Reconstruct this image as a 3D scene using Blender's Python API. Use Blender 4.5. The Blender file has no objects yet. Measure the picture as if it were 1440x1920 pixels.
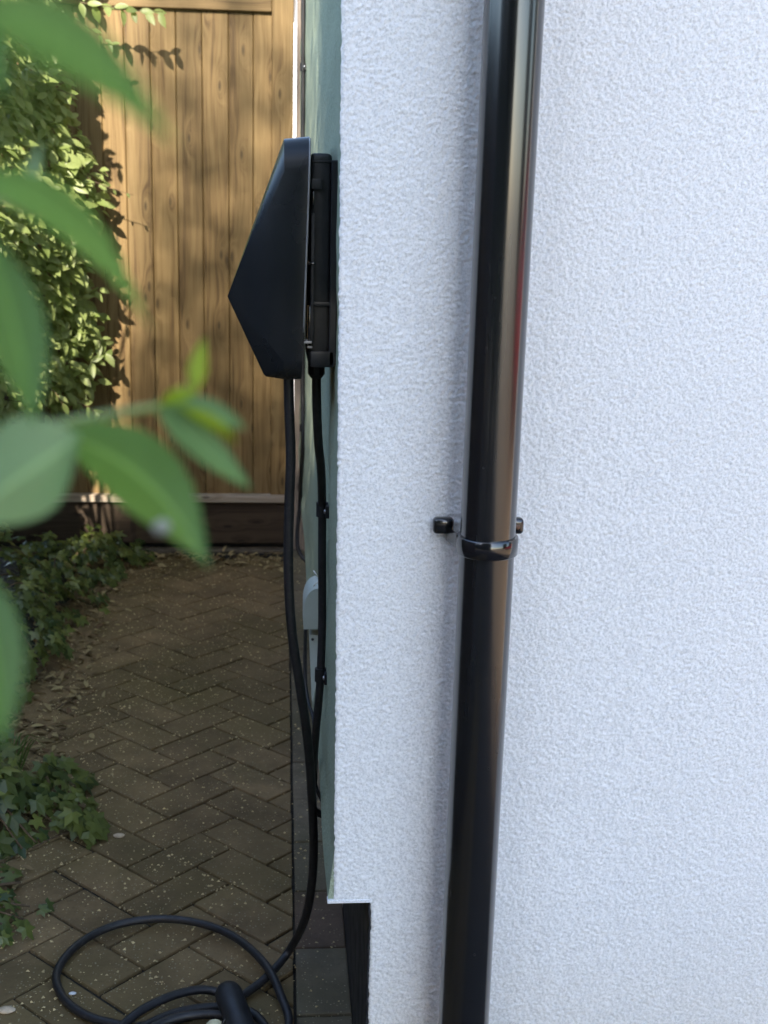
import bpy, bmesh, math, random
import numpy as np
from mathutils import Vector, Matrix

random.seed(7)
RNG = np.random.default_rng(11)
SC = bpy.context.scene
COL = SC.collection
R = math.radians

# ------------------------------------------------------------------ camera
F_PX, W_PX, H_PX = 2400.0, 1440.0, 1920.0
PITCH, ROLL, YAW, CAM_H = 0.24207, 0.02530, 0.09041, 1.349
_f = Vector((math.sin(YAW), math.cos(YAW), 0)); _r = Vector((math.cos(YAW), -math.sin(YAW), 0)); _u = Vector((0, 0, 1))
FWD = _f * math.cos(PITCH) - _u * math.sin(PITCH)
_u2 = _u * math.cos(PITCH) + _f * math.sin(PITCH)
RIGHT = _r * math.cos(ROLL) + _u2 * math.sin(ROLL)
UP = _u2 * math.cos(ROLL) - _r * math.sin(ROLL)
CAM = Vector((0, 0, CAM_H))
cam_d = bpy.data.cameras.new('camera'); cam = bpy.data.objects.new('camera', cam_d); COL.objects.link(cam)
m = Matrix((RIGHT, UP, -FWD)).transposed().to_4x4(); m.translation = CAM
cam.matrix_world = m
cam_d.sensor_fit = 'VERTICAL'; cam_d.sensor_height = 24.0; cam_d.sensor_width = 18.0
cam_d.lens = 24.0 * F_PX / H_PX
cam_d.clip_start = 0.02; cam_d.clip_end = 2000
cam_d.dof.use_dof = True; cam_d.dof.focus_distance = 1.8; cam_d.dof.aperture_fstop = 6.6
SC.camera = cam

# ------------------------------------------------------------------ sky, sun, exposure
SUN_EL, SUN_AZ = 33.0, 14.0        # sun stands behind the camera, to its left
SUN_TO = Vector((math.sin(R(SUN_AZ)) * math.cos(R(SUN_EL)), math.cos(R(SUN_AZ)) * math.cos(R(SUN_EL)), -math.sin(R(SUN_EL))))
wd = bpy.data.worlds.new('World'); SC.world = wd; wd.use_nodes = True
nt = wd.node_tree; bg = nt.nodes['Background']
sky = nt.nodes.new('ShaderNodeTexSky'); sky.sky_type = 'NISHITA'; sky.sun_disc = False
sky.sun_elevation = R(SUN_EL); sky.sun_rotation = R(180 + SUN_AZ)
sky.air_density = 1.0; sky.dust_density = 0.8; sky.ozone_density = 1.35
nt.links.new(sky.outputs[0], bg.inputs[0]); bg.inputs[1].default_value = 0.15
sun_d = bpy.data.lights.new('sun', 'SUN'); sun_d.energy = 3.4; sun_d.angle = R(0.6); sun_d.color = (1.0, 0.90, 0.74)
sun = bpy.data.objects.new('sun', sun_d); COL.objects.link(sun); sun.location = (-4, -9, 9)
sun.rotation_euler = SUN_TO.to_track_quat('-Z', 'Y').to_euler()
SC.view_settings.view_transform = 'Standard'; SC.view_settings.look = 'None'
SC.view_settings.exposure = 2.1; SC.view_settings.gamma = 1.0
SC.cycles.max_bounces = 8; SC.cycles.diffuse_bounces = 5; SC.cycles.use_denoising = True; SC.cycles.denoising_prefilter = 'ACCURATE'

# ------------------------------------------------------------------ pixel -> place
def ray(u, v):
    return RIGHT * ((u - 720) / F_PX) - UP * ((v - 960) / F_PX) + FWD
def at_y(u, v, Y):
    d = ray(u, v); return CAM + d * (Y / d.y)
def at_z(u, v, z=0.0):
    d = ray(u, v); return CAM + d * ((z - CAM_H) / d.z)
def at_d(u, v, D):
    return CAM + ray(u, v) * D
def wall_x(Y, z):                       # surface of the side wall (leans and turns a little)
    return 0.0875 - 0.0075 * (z - 0.405) + 0.0068 * (Y - 1.58)

# ------------------------------------------------------------------ node helpers
def mat(name):
    m_ = bpy.data.materials.new(name); m_.use_nodes = True
    t = m_.node_tree
    return m_, t, t.nodes['Principled BSDF']
def N(t, kind, **kw):
    n = t.nodes.new('ShaderNode' + kind)
    for k, v in kw.items():
        if k.startswith('i_'):
            key = k[2:].replace('_', ' ')
            n.inputs[key].default_value = v
        else:
            setattr(n, k, v)
    return n
def L(t, a, b): t.links.new(a, b)
def ramp(t, fac, stops):
    n = t.nodes.new('ShaderNodeValToRGB'); cr = n.color_ramp
    while len(cr.elements) < len(stops): cr.elements.new(0.5)
    for e, (p, c) in zip(cr.elements, stops):
        e.position = p; e.color = (*c, 1) if len(c) == 3 else c
    L(t, fac, n.inputs[0]); return n.outputs[0]
def mixc(t, fac, a, b, mode='MIX'):
    n = t.nodes.new('ShaderNodeMix'); n.data_type = 'RGBA'; n.blend_type = mode; n.clamp_factor = True
    for idx, val in ((0, fac), (6, a), (7, b)):
        if hasattr(val, 'links'): L(t, val, n.inputs[idx])
        else: n.inputs[idx].default_value = val if idx == 0 else (*val, 1)
    return n.outputs[2]
def math_n(t, op, a, b=None, clamp=False):
    n = t.nodes.new('ShaderNodeMath'); n.operation = op; n.use_clamp = clamp
    for i, v in enumerate((a, b)):
        if v is None: continue
        if hasattr(v, 'links'): L(t, v, n.inputs[i])
        else: n.inputs[i].default_value = v
    return n.outputs[0]
def coords(t, scale=(1, 1, 1), obj=False, off=None):
    if obj: o = N(t, 'TexCoord').outputs['Object']
    else: o = N(t, 'NewGeometry').outputs['Position']
    mp = N(t, 'Mapping'); mp.inputs['Scale'].default_value = scale
    if off is not None: L(t, off, mp.inputs['Location'])
    L(t, o, mp.inputs['Vector']); return mp.outputs[0]
def noise(t, vec, scale, detail=3, rough=0.55, dist=0.0):
    n = N(t, 'TexNoise'); n.inputs['Scale'].default_value = scale; n.inputs['Detail'].default_value = detail
    n.inputs['Roughness'].default_value = rough; n.inputs['Distortion'].default_value = dist
    L(t, vec, n.inputs['Vector']); return n.outputs['Fac']
def bump(t, h, bs, strength=0.5, dist=0.002):
    b = N(t, 'Bump'); b.inputs['Strength'].default_value = strength; b.inputs['Distance'].default_value = dist
    L(t, h, b.inputs['Height']); L(t, b.outputs[0], bs.inputs['Normal'])

# ------------------------------------------------------------------ materials
def m_render(name, col, dirt, bstr, bdist, bscale=420):
    m_, t, b = mat(name)
    p = coords(t)
    big = noise(t, p, 2.2, 4); fine = noise(t, p, bscale, 3, 0.6)
    c = mixc(t, ramp(t, big, [(0.42, (0, 0, 0)), (0.75, (1, 1, 1))]), col, tuple(x * 0.955 for x in col))
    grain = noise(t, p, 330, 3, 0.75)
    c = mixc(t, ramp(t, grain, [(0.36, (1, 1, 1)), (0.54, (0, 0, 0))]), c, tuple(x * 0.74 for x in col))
    run = noise(t, coords(t, (14, 14, 0.5)), 1.0, 4, 0.6)
    c = mixc(t, math_n(t, 'MULTIPLY', ramp(t, run, [(0.52, (0, 0, 0)), (0.8, (1, 1, 1))]), 0.35), c, tuple(x * 0.86 for x in col))
    # splash dirt rising from the ground
    sep = N(t, 'SeparateXYZ'); L(t, p, sep.inputs[0])
    zz = N(t, 'MapRange'); zz.inputs[1].default_value = 0.42; zz.inputs[2].default_value = 0.05; L(t, sep.outputs[2], zz.inputs[0])
    spl = math_n(t, 'MULTIPLY', zz.outputs[0], noise(t, p, 45, 4, 0.7))
    c = mixc(t, math_n(t, 'MULTIPLY', spl, 0.8), c, dirt)
    L(t, c, b.inputs['Base Color']); b.inputs['Roughness'].default_value = 0.85
    b.inputs['Specular IOR Level'].default_value = 0.25
    bump(t, fine, b, bstr, bdist); return m_
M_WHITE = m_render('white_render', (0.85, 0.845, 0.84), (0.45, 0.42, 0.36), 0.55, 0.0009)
def m_coarse():
    m_, t, b = mat('white_render_plain'); p = coords(t)
    b.inputs['Base Color'].default_value = (0.80, 0.80, 0.80, 1); b.inputs['Roughness'].default_value = 0.85
    bump(t, noise(t, p, 150, 4, 0.6), b, 0.8, 0.003); return m_
M_WHITE2 = m_coarse()
M_GREENLIT = m_render('green_lit_render', (0.34, 0.39, 0.28), (0.2, 0.22, 0.15), 0.9, 0.004, 150)  # hedge's green cast and the shade put into the white wall's colour
def m_plain(name, col, rough, var=0.0, scale=30, spec=0.5, bs=0.0, coat=0.0, metal=0.0, dust=None):
    m_, t, b = mat(name); p = coords(t)
    n = noise(t, p, scale, 4, 0.6)
    c = mixc(t, ramp(t, n, [(0.3, (0, 0, 0)), (0.7, (1, 1, 1))]), tuple(x * (1 - var) for x in col), tuple(min(1, x * (1 + var)) for x in col))
    if dust:
        d = ramp(t, noise(t, p, scale * 3, 5, 0.7), [(0.55, (0, 0, 0)), (0.8, (1, 1, 1))])
        c = mixc(t, math_n(t, 'MULTIPLY', d, 0.35), c, dust)
    L(t, c, b.inputs['Base Color'])
    L(t, ramp(t, noise(t, p, scale * 0.6, 4), [(0.3, (rough * 0.8,) * 3), (0.7, (min(1, rough * 1.25),) * 3)]), b.inputs['Roughness'])
    b.inputs['Specular IOR Level'].default_value = spec; b.inputs['Coat Weight'].default_value = coat
    b.inputs['Coat Roughness'].default_value = 0.06; b.inputs['Metallic'].default_value = metal
    if bs: bump(t, n, b, bs, 0.001)
    return m_
M_PLINTH = m_plain('black_bitumen_paint', (0.012, 0.013, 0.016), 0.55, 0.4, 25, bs=0.5)
def m_pvc():
    m_, t, b = mat('black_glossy_pvc'); p = coords(t, (1, 1, 0.12))
    b.inputs['Base Color'].default_value = (0.006, 0.0065, 0.008, 1)
    L(t, ramp(t, noise(t, p, 40, 3), [(0.3, (0.17,) * 3), (0.75, (0.30,) * 3)]), b.inputs['Roughness'])
    b.inputs['IOR'].default_value = 1.55; b.inputs['Coat Weight'].default_value = 0.6; b.inputs['Coat Roughness'].default_value = 0.15; b.inputs['Coat IOR'].default_value = 1.6
    q = coords(t); v = N(t, 'TexVoronoi'); v.inputs['Scale'].default_value = 34; L(t, q, v.inputs['Vector'])
    sp = ramp(t, v.outputs['Distance'], [(0.035, (1, 1, 1)), (0.06, (0, 0, 0))])
    L(t, mixc(t, math_n(t, 'MULTIPLY', sp, 0.3), (0.006, 0.0065, 0.008), (0.12, 0.11, 0.1)), b.inputs['Base Color'])
    return m_
M_PVC = m_pvc()
M_CLIP = m_plain('black_gloss_clip', (0.006, 0.006, 0.008), 0.16, 0.2, 20, spec=0.6, coat=0.5)
M_SATIN = m_plain('black_satin_shell', (0.009, 0.011, 0.013), 0.27, 0.15, 12, spec=0.45)
M_MATTE = m_plain('black_moulded_plastic', (0.012, 0.013, 0.015), 0.5, 0.3, 40)
M_RUBBER = m_plain('black_cable_rubber', (0.014, 0.014, 0.016), 0.48, 0.3, 60, dust=(0.10, 0.09, 0.075))
M_TRIM = m_plain('grey_edge_trim', (0.22, 0.22, 0.22), 0.35, 0.2, 30)
M_SCREW = m_plain('rusty_screw_head', (0.16, 0.09, 0.06), 0.5, 0.5, 300, metal=0.6)
M_PALEPLASTIC = m_plain('pale_grey_plastic', (0.42, 0.47, 0.43), 0.5, 0.08, 20)
M_WHITEPLASTIC = m_plain('white_nylon', (0.75, 0.75, 0.72), 0.45, 0.05, 20)
M_POSTSPOT = m_plain('dried_residue', (0.27, 0.27, 0.22), 0.8, 0.3, 300)
M_CREAM = m_plain('cream_plastic', (0.62, 0.57, 0.36), 0.5, 0.1, 60)

def m_wood(name, base, dark, light, weather=0.0, axis='z'):
    m_, t, b = mat(name)
    oi = N(t, 'ObjectInfo'); rnd = oi.outputs['Random']
    off = N(t, 'CombineXYZ')
    L(t, math_n(t, 'MULTIPLY', rnd, 13.7), off.inputs[0]); L(t, math_n(t, 'MULTIPLY', rnd, 7.3), off.inputs[2]); L(t, math_n(t, 'MULTIPLY', rnd, 3.1), off.inputs[1])
    sc = (1, 1, 1) if axis == 'z' else None
    geo = N(t, 'NewGeometry').outputs['Position']
    vec = geo
    if axis == 'x':
        rot = N(t, 'Mapping'); rot.inputs['Rotation'].default_value = (0, R(90), 0); L(t, geo, rot.inputs['Vector']); vec = rot.outputs[0]
    add = N(t, 'VectorMath', operation='ADD'); L(t, vec, add.inputs[0]); L(t, off.outputs[0], add.inputs[1]); vec = add.outputs[0]
    def mp(s):
        k = N(t, 'Mapping'); k.inputs['Scale'].default_value = s; L(t, vec, k.inputs['Vector']); return k.outputs[0]
    # knots: sparse cells, stretched along the grain
    v = N(t, 'TexVoronoi'); v.inputs['Scale'].default_value = 1.0; v.inputs['Randomness'].default_value = 1.0
    v.voronoi_dimensions = '2D'
    ks = N(t, 'SeparateXYZ'); L(t, mp((11.0, 1.0, 3.4)), ks.inputs[0]); kc = N(t, 'CombineXYZ'); L(t, ks.outputs[0], kc.inputs[0]); L(t, ks.outputs[2], kc.inputs[1])
    L(t, kc.outputs[0], v.inputs['Vector'])
    kd = v.outputs['Distance']
    swirl = math_n(t, 'POWER', math_n(t, 'SUBTRACT', 1.0, math_n(t, 'MULTIPLY', kd, 2.6), True), 2.0)
    warp = noise(t, mp((5, 5, 1.2)), 1.0, 2)
    sepx = N(t, 'SeparateXYZ'); L(t, vec, sepx.inputs[0])
    gx = math_n(t, 'ADD', math_n(t, 'MULTIPLY', sepx.outputs[0], 42.0), math_n(t, 'ADD', math_n(t, 'MULTIPLY', swirl, 3.2), math_n(t, 'MULTIPLY', warp, 5.0)))
    cmb = N(t, 'CombineXYZ'); L(t, gx, cmb.inputs[0]); L(t, math_n(t, 'MULTIPLY', sepx.outputs[2], 0.9), cmb.inputs[2])
    g1 = noise(t, cmb.outputs[0], 1.0, 3, 0.6)
    g2 = noise(t, mp((300, 30, 5.0)), 1.0, 3, 0.6)
    grain = math_n(t, 'ADD', math_n(t, 'MULTIPLY', g1, 0.62), math_n(t, 'MULTIPLY', g2, 0.38))
    c = ramp(t, grain, [(0.36, dark), (0.47, base), (0.60, light)])
    knot = ramp(t, kd, [(0.03, (1, 1, 1)), (0.07, (0, 0, 0))])
    ring = ramp(t, kd, [(0.06, (1, 1, 1)), (0.16, (0, 0, 0))])
    c = mixc(t, math_n(t, 'MULTIPLY', ring, 0.35), c, tuple(x * 0.72 for x in base))
    c = mixc(t, math_n(t, 'MULTIPLY', knot, 0.85), c, tuple(x * 0.35 for x in base))
    tone = N(t, 'MapRange'); tone.inputs[3].default_value = 0.82; tone.inputs[4].default_value = 1.12; L(t, rnd, tone.inputs[0])
    hs = N(t, 'HueSaturation'); L(t, tone.outputs[0], hs.inputs['Value']); L(t, c, hs.inputs['Color'])
    hs.inputs['Saturation'].default_value = 1.0 - weather * 0.5
    L(t, hs.outputs[0], b.inputs['Base Color'])
    b.inputs['Roughness'].default_value = 0.62; b.inputs['Specular IOR Level'].default_value = 0.35
    bump(t, math_n(t, 'SUBTRACT', grain, math_n(t, 'MULTIPLY', knot, 0.4)), b, 0.35, 0.0012)
    return m_
M_WOOD = m_wood('golden_pine', (0.165, 0.105, 0.041), (0.08, 0.045, 0.016), (0.215, 0.145, 0.062))
M_WOODX = m_wood('golden_pine_rail', (0.165, 0.105, 0.041), (0.08, 0.045, 0.016), (0.215, 0.145, 0.062), axis='x')
M_WOODPALE = m_wood('pale_sill_timber', (0.34, 0.26, 0.18), (0.22, 0.16, 0.11), (0.42, 0.34, 0.25), 0.4, axis='x')
M_WOODDARK = m_wood('dark_stained_timber', (0.040, 0.027, 0.017), (0.024, 0.015, 0.010), (0.058, 0.040, 0.026), axis='x')
M_POST = m_wood('weathered_post', (0.20, 0.15, 0.11), (0.12, 0.09, 0.065), (0.27, 0.21, 0.16), 0.4)
M_FENCE = m_wood('fence_timber', (0.06, 0.042, 0.028), (0.04, 0.026, 0.017), (0.085, 0.06, 0.038), 0.2)

def m_paver(name, base, red=0.0):
    m_, t, b = mat(name)
    rnd = N(t, 'ObjectInfo').outputs['Random']; p = coords(t)
    n1 = noise(t, p, 9, 5, 0.65); n2 = noise(t, p, 120, 4, 0.7); n3 = noise(t, p, 2.0, 3)
    c = ramp(t, n1, [(0.28, tuple(x * 0.62 for x in base)), (0.72, tuple(x * 1.35 for x in base))])
    c = mixc(t, ramp(t, n3, [(0.4, (0, 0, 0)), (0.7, (1, 1, 1))]), c, (base[0] * 0.72, base[1] * 0.78, base[2] * 0.62))
    c = mixc(t, ramp(t, noise(t, p, 5.5, 5, 0.7), [(0.52, (0, 0, 0)), (0.72, (0.5,) * 3)]), c, (base[0] * 0.5, base[1] * 0.6, base[2] * 0.45))
    c = mixc(t, ramp(t, n2, [(0.5, (0, 0, 0)), (0.75, (0.6,) * 3)]), c, tuple(x * 0.6 for x in base))
    # crushed pale aggregate showing through the worn face
    v = N(t, 'TexVoronoi'); v.inputs['Scale'].default_value = 190; L(t, p, v.inputs['Vector'])
    sep = N(t, 'SeparateColor'); L(t, v.outputs['Color'], sep.inputs[0])
    keep = ramp(t, sep.outputs[0], [(0.80, (0, 0, 0)), (0.83, (1, 1, 1))])
    fl = math_n(t, 'MULTIPLY', ramp(t, v.outputs['Distance'], [(0.22, (1, 1, 1)), (0.34, (0, 0, 0))]), keep)
    c = mixc(t, math_n(t, 'MULTIPLY', fl, 0.8), c, (0.30, 0.265, 0.17))
    tone = N(t, 'MapRange'); tone.inputs[3].default_value = 0.82; tone.inputs[4].default_value = 1.16; L(t, rnd, tone.inputs[0])
    hs = N(t, 'HueSaturation'); L(t, tone.outputs[0], hs.inputs['Value']); L(t, c, hs.inputs['Color'])
    L(t, hs.outputs[0], b.inputs['Base Color'])
    b.inputs['Roughness'].default_value = 0.82; b.inputs['Specular IOR Level'].default_value = 0.3
    bump(t, math_n(t, 'ADD', n2, math_n(t, 'MULTIPLY', n1, 0.5)), b, 0.6, 0.002); return m_
M_PAVER = m_paver('charcoal_paver', (0.178, 0.122, 0.060))
M_PAVERRED = m_paver('reddish_paver', (0.135, 0.092, 0.062))
M_PAVERGREY = m_paver('grey_edging_paver', (0.145, 0.118, 0.080))
def m_soil(name, a, b_, c_):
    m_, t, b = mat(name); p = coords(t)
    n = noise(t, p, 35, 6, 0.7)
    L(t, ramp(t, n, [(0.3, a), (0.55, b_), (0.75, c_)]), b.inputs['Base Color']); b.inputs['Roughness'].default_value = 0.95
    bump(t, n, b, 0.9, 0.01); return m_
M_SOIL = m_soil('dark_soil', (0.020, 0.015, 0.010), (0.045, 0.034, 0.022), (0.09, 0.07, 0.045))
M_SAND = m_soil('joint_sand', (0.008, 0.007, 0.005), (0.018, 0.015, 0.010), (0.04, 0.033, 0.02))
M_GROUND = m_soil('brown_ground', (0.24, 0.17, 0.11), (0.33, 0.24, 0.16), (0.40, 0.31, 0.22))
M_DARKSHEET = m_soil('dark_reflection_sheet', (0.03, 0.03, 0.03), (0.045, 0.044, 0.043), (0.065, 0.063, 0.06))
M_KERB = m_plain('shaded_stone', (0.10, 0.08, 0.055), 0.9, 0.5, 25, bs=0.6)  # tan stone, its shade under the gate put into a darker colour
M_GRIT = m_plain('pale_grit', (0.52, 0.41, 0.21), 0.9, 0.5, 200)
M_STONE = m_plain('cream_pebble', (0.50, 0.40, 0.28), 0.7, 0.3, 80)
M_TWIG = m_plain('brown_twig', (0.10, 0.065, 0.035), 0.8, 0.4, 90)
M_BARK = m_plain('grey_brown_bark', (0.09, 0.07, 0.05), 0.9, 0.4, 30, bs=0.8)
M_STEM = m_plain('green_stem', (0.16, 0.22, 0.05), 0.5, 0.2, 60)
M_RED = m_plain('red_car_paint', (0.42, 0.012, 0.018), 0.25, 0.05, 5, coat=0.8)
M_GLASS = m_plain('dark_car_glass', (0.01, 0.012, 0.014), 0.08, 0.1, 5, spec=0.8)
M_TYRE = m_plain('tyre_rubber', (0.02, 0.02, 0.02), 0.8, 0.2, 50)
M_ALLOY = m_plain('silver_alloy', (0.5, 0.5, 0.52), 0.3, 0.1, 20, metal=0.9)
M_TILE = m_plain('brown_roof_tile', (0.12, 0.07, 0.05), 0.8, 0.3, 12)

def m_leaf(name, lo, hi, rough=0.42, trans=0.42, attr=True, tcol=None, rib=False, spec=0.45):
    m_, t, b = mat(name); p = coords(t)
    if attr:
        a = N(t, 'Attribute'); a.attribute_name = 'tint'; fac = a.outputs['Fac']
    else:
        fac = N(t, 'ObjectInfo').outputs['Random']
    c = ramp(t, fac, [(0.0, lo), (1.0, hi)])
    c = mixc(t, math_n(t, 'MULTIPLY', noise(t, p, 90, 3), 0.35), c, tuple(x * 0.55 for x in lo))
    if rib:
        ua = N(t, 'Attribute'); ua.attribute_name = 'across'
        rb = ramp(t, ua.outputs['Fac'], [(0.02, (1, 1, 1)), (0.10, (0, 0, 0))])
        c = mixc(t, math_n(t, 'MULTIPLY', rb, 0.6), c, tuple(min(1, x * 1.7) for x in hi))
    L(t, c, b.inputs['Base Color']); b.inputs['Roughness'].default_value = rough
    b.inputs['Specular IOR Level'].default_value = spec
    tr = N(t, 'BsdfTranslucent')
    hs = N(t, 'HueSaturation'); hs.inputs['Value'].default_value = 1.5; hs.inputs['Saturation'].default_value = 1.15; L(t, c, hs.inputs['Color'])
    L(t, hs.outputs[0], tr.inputs[0])
    mx = N(t, 'MixShader'); mx.inputs[0].default_value = trans
    L(t, b.outputs[0], mx.inputs[1]); L(t, tr.outputs[0], mx.inputs[2])
    L(t, mx.outputs[0], t.nodes['Material Output'].inputs[0]); return m_
HEDGE_LO, HEDGE_HI = (0.19, 0.25, 0.07), (0.36, 0.42, 0.17)
M_HEDGE = m_leaf('hedge_leaf', HEDGE_LO, HEDGE_HI); M_HEDGE_O = m_leaf('hedge_leaf_single', HEDGE_LO, HEDGE_HI, attr=False)
IVY_LO, IVY_HI = (0.035, 0.062, 0.016), (0.18, 0.21, 0.05)
M_IVY = m_leaf('ivy_leaf', IVY_LO, IVY_HI, 0.38, 0.22); M_IVY_O = m_leaf('ivy_leaf_single', IVY_LO, IVY_HI, 0.38, 0.22, attr=False)
M_FORE = m_leaf('shrub_leaf', (0.10, 0.19, 0.05), (0.15, 0.25, 0.08), 0.42, 0.55, attr=False, rib=True)
M_YOUNG = m_leaf('young_shoot_leaf', (0.26, 0.36, 0.025), (0.33, 0.40, 0.03), 0.45, 0.45, attr=False)
M_PALEBACK = m_leaf('pale_shrub_leaf', (0.15, 0.25, 0.105), (0.19, 0.30, 0.13), 0.5, 0.4, attr=False, rib=True)
M_TREE = m_leaf('tree_leaf', (0.035, 0.06, 0.015), (0.07, 0.11, 0.03), 0.5, 0.2)
M_LITTER = m_leaf('dry_litter', (0.13, 0.075, 0.035), (0.42, 0.34, 0.16), 0.8, 0.1)
M_LITTER_O = m_leaf('dry_leaf', (0.16, 0.09, 0.04), (0.32, 0.25, 0.12), 0.8, 0.1, attr=False)
M_GRASS = m_leaf('grass_blade', (0.07, 0.12, 0.03), (0.13, 0.19, 0.05), 0.5, 0.3)

# ------------------------------------------------------------------ mesh helpers
def link(name, me, parent=None, mat_=None, smooth=False):
    o = bpy.data.objects.new(name, me); COL.objects.link(o)
    if mat_ is not None and not me.materials: me.materials.append(mat_)
    if smooth: me.shade_smooth()
    if parent is not None: o.parent = parent
    return o
def mesh(name, verts, faces, mat_=None, parent=None, smooth=False, tint=None):
    me = bpy.data.meshes.new(name); me.from_pydata([tuple(v) for v in verts], [], faces); me.update()
    if tint is not None:
        a = me.attributes.new('tint', 'FLOAT', 'POINT'); a.data.foreach_set('value', np.asarray(tint, dtype=np.float32))
    return link(name, me, parent, mat_, smooth)
def from_bm(name, bm, mat_=None, parent=None, smooth_angle=None):
    bmesh.ops.recalc_face_normals(bm, faces=bm.faces)
    me = bpy.data.meshes.new(name); bm.to_mesh(me); bm.free()
    o = link(name, me, parent, mat_)
    if smooth_angle is not None:
        me.shade_smooth(); me.set_sharp_from_angle(angle=R(smooth_angle))
    return o
def thing(name, label, cat, loc=(0, 0, 0), group=None):
    o = bpy.data.objects.new(name, None); COL.objects.link(o); o.location = loc; o.empty_display_size = 0.1
    return tag(o, label, cat, group)
def tag(o, label, cat, group=None):
    o['label'] = label; o['category'] = cat
    if group: o['group'] = group
    return o
def kind(o, k): o['kind'] = k; return o
def adopt(o, parent):                    # parent, keeping the world place (parents only translate)
    o.parent = parent; o.matrix_parent_inverse = Matrix.Translation(-Vector(parent.location)); return o
def box_bm(x0, x1, y0, y1, z0, z1, bev=0.0, seg=1, bm=None):
    own = bm is None
    if own: bm = bmesh.new()
    r = bmesh.ops.create_cube(bm, size=1)
    for v in r['verts']:
        v.co = Vector(((x0 + x1) / 2 + v.co.x * (x1 - x0), (y0 + y1) / 2 + v.co.y * (y1 - y0), (z0 + z1) / 2 + v.co.z * (z1 - z0)))
    if bev: bmesh.ops.bevel(bm, geom=list({e for v in r['verts'] for e in v.link_edges}), offset=bev, segments=seg, affect='EDGES', profile=0.5)
    return bm
def box(name, x0, x1, y0, y1, z0, z1, mat_, parent, bev=0.0, seg=1, smooth=None):
    o = from_bm(name, box_bm(x0, x1, y0, y1, z0, z1, bev, seg), mat_, None, smooth)
    if parent is not None: adopt(o, parent)
    return o
def catmull(pts, n=8):
    P = [Vector(p) for p in pts]; P = [P[0] * 2 - P[1]] + P + [P[-1] * 2 - P[-2]]
    out = []
    for i in range(1, len(P) - 2):
        a, b, c, d = P[i - 1:i + 3]
        for k in range(n):
            s = k / n
            out.append(0.5 * ((2 * b) + (c - a) * s + (2 * a - 5 * b + 4 * c - d) * s * s + (3 * b - a - 3 * c + d) * s ** 3))
    out.append(P[-2]); return out
def tube_data(path, rad, seg=10, cap=True):
    V, Fc = [], []; n = len(path); prev = None
    for i, p in enumerate(path):
        t = (path[min(i + 1, n - 1)] - path[max(i - 1, 0)]).normalized()
        if prev is None: s = t.orthogonal().normalized()
        else:
            s = prev - t * prev.dot(t); s = s.normalized() if s.length > 1e-6 else t.orthogonal().normalized()
        prev = s; q = t.cross(s); r = rad(i / (n - 1)) if callable(rad) else rad
        for k in range(seg):
            a = 2 * math.pi * k / seg; V.append(p + s * (r * math.cos(a)) + q * (r * math.sin(a)))
    for i in range(n - 1):
        for k in range(seg):
            a, b = i * seg + k, i * seg + (k + 1) % seg; Fc.append((a, b, b + seg, a + seg))
    if cap: Fc.append(tuple(range(seg - 1, -1, -1))); Fc.append(tuple(range((n - 1) * seg, n * seg)))
    return V, Fc
def tube(name, pts, rad, mat_, parent=None, seg=10, n=8, spline=True):
    V, Fc = tube_data(catmull(pts, n) if spline else [Vector(p) for p in pts], rad, seg)
    o = mesh(name, V, Fc, mat_, None, True)
    if parent is not None: adopt(o, parent)
    return o
def field(ny, nx, sig, seed):            # smooth random height field, zero mean, unit std
    r = np.random.default_rng(seed).standard_normal((ny, nx))
    fy = np.fft.fftfreq(ny)[:, None]; fx = np.fft.rfftfreq(nx)[None, :]
    g = np.exp(-2 * (math.pi * sig) ** 2 * (fy ** 2 + fx ** 2))
    h = np.fft.irfft2(np.fft.rfft2(r) * g, s=(ny, nx)); return (h - h.mean()) / h.std()

# ------------------------------------------------------------------ ground, path bed
YF = 1.58                                 # face of the front wall
g = mesh('ground', [(-400, -400, -0.035), (400, -400, -0.035), (400, 400, -0.035), (-400, 400, -0.035)], [(0, 1, 2, 3)], M_GROUND); kind(g, 'structure')
bed = mesh('garden_bed', [(-2.2, 0.2, -0.012), (-0.34, 0.2, -0.012), (-0.40, 4.9, -0.012), (-2.2, 4.9, -0.012)], [(0, 1, 2, 3)], M_SOIL); kind(bed, 'structure')
dr = mesh('driveway', [(-6, -9, -0.022), (1.5, -9, -0.022), (1.5, YF, -0.022), (-0.85, YF, -0.022), (-0.85, 0.2, -0.022), (-6, 0.2, -0.022)], [(0, 1, 2, 3, 4, 5)], M_DARKSHEET); kind(dr, 'structure')  # unseen dark sheet added to blacken the drainpipe's reflection
def edge_x(Y): return 0.043 + 0.0085 * (Y - 1.9)
path = mesh('path', [(-0.9, -0.6, -0.007), (0.16, -0.6, -0.007), (0.19, 4.95, -0.007), (-0.9, 4.95, -0.007)], [(0, 1, 2, 3)], M_SAND); kind(path, 'structure')
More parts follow.
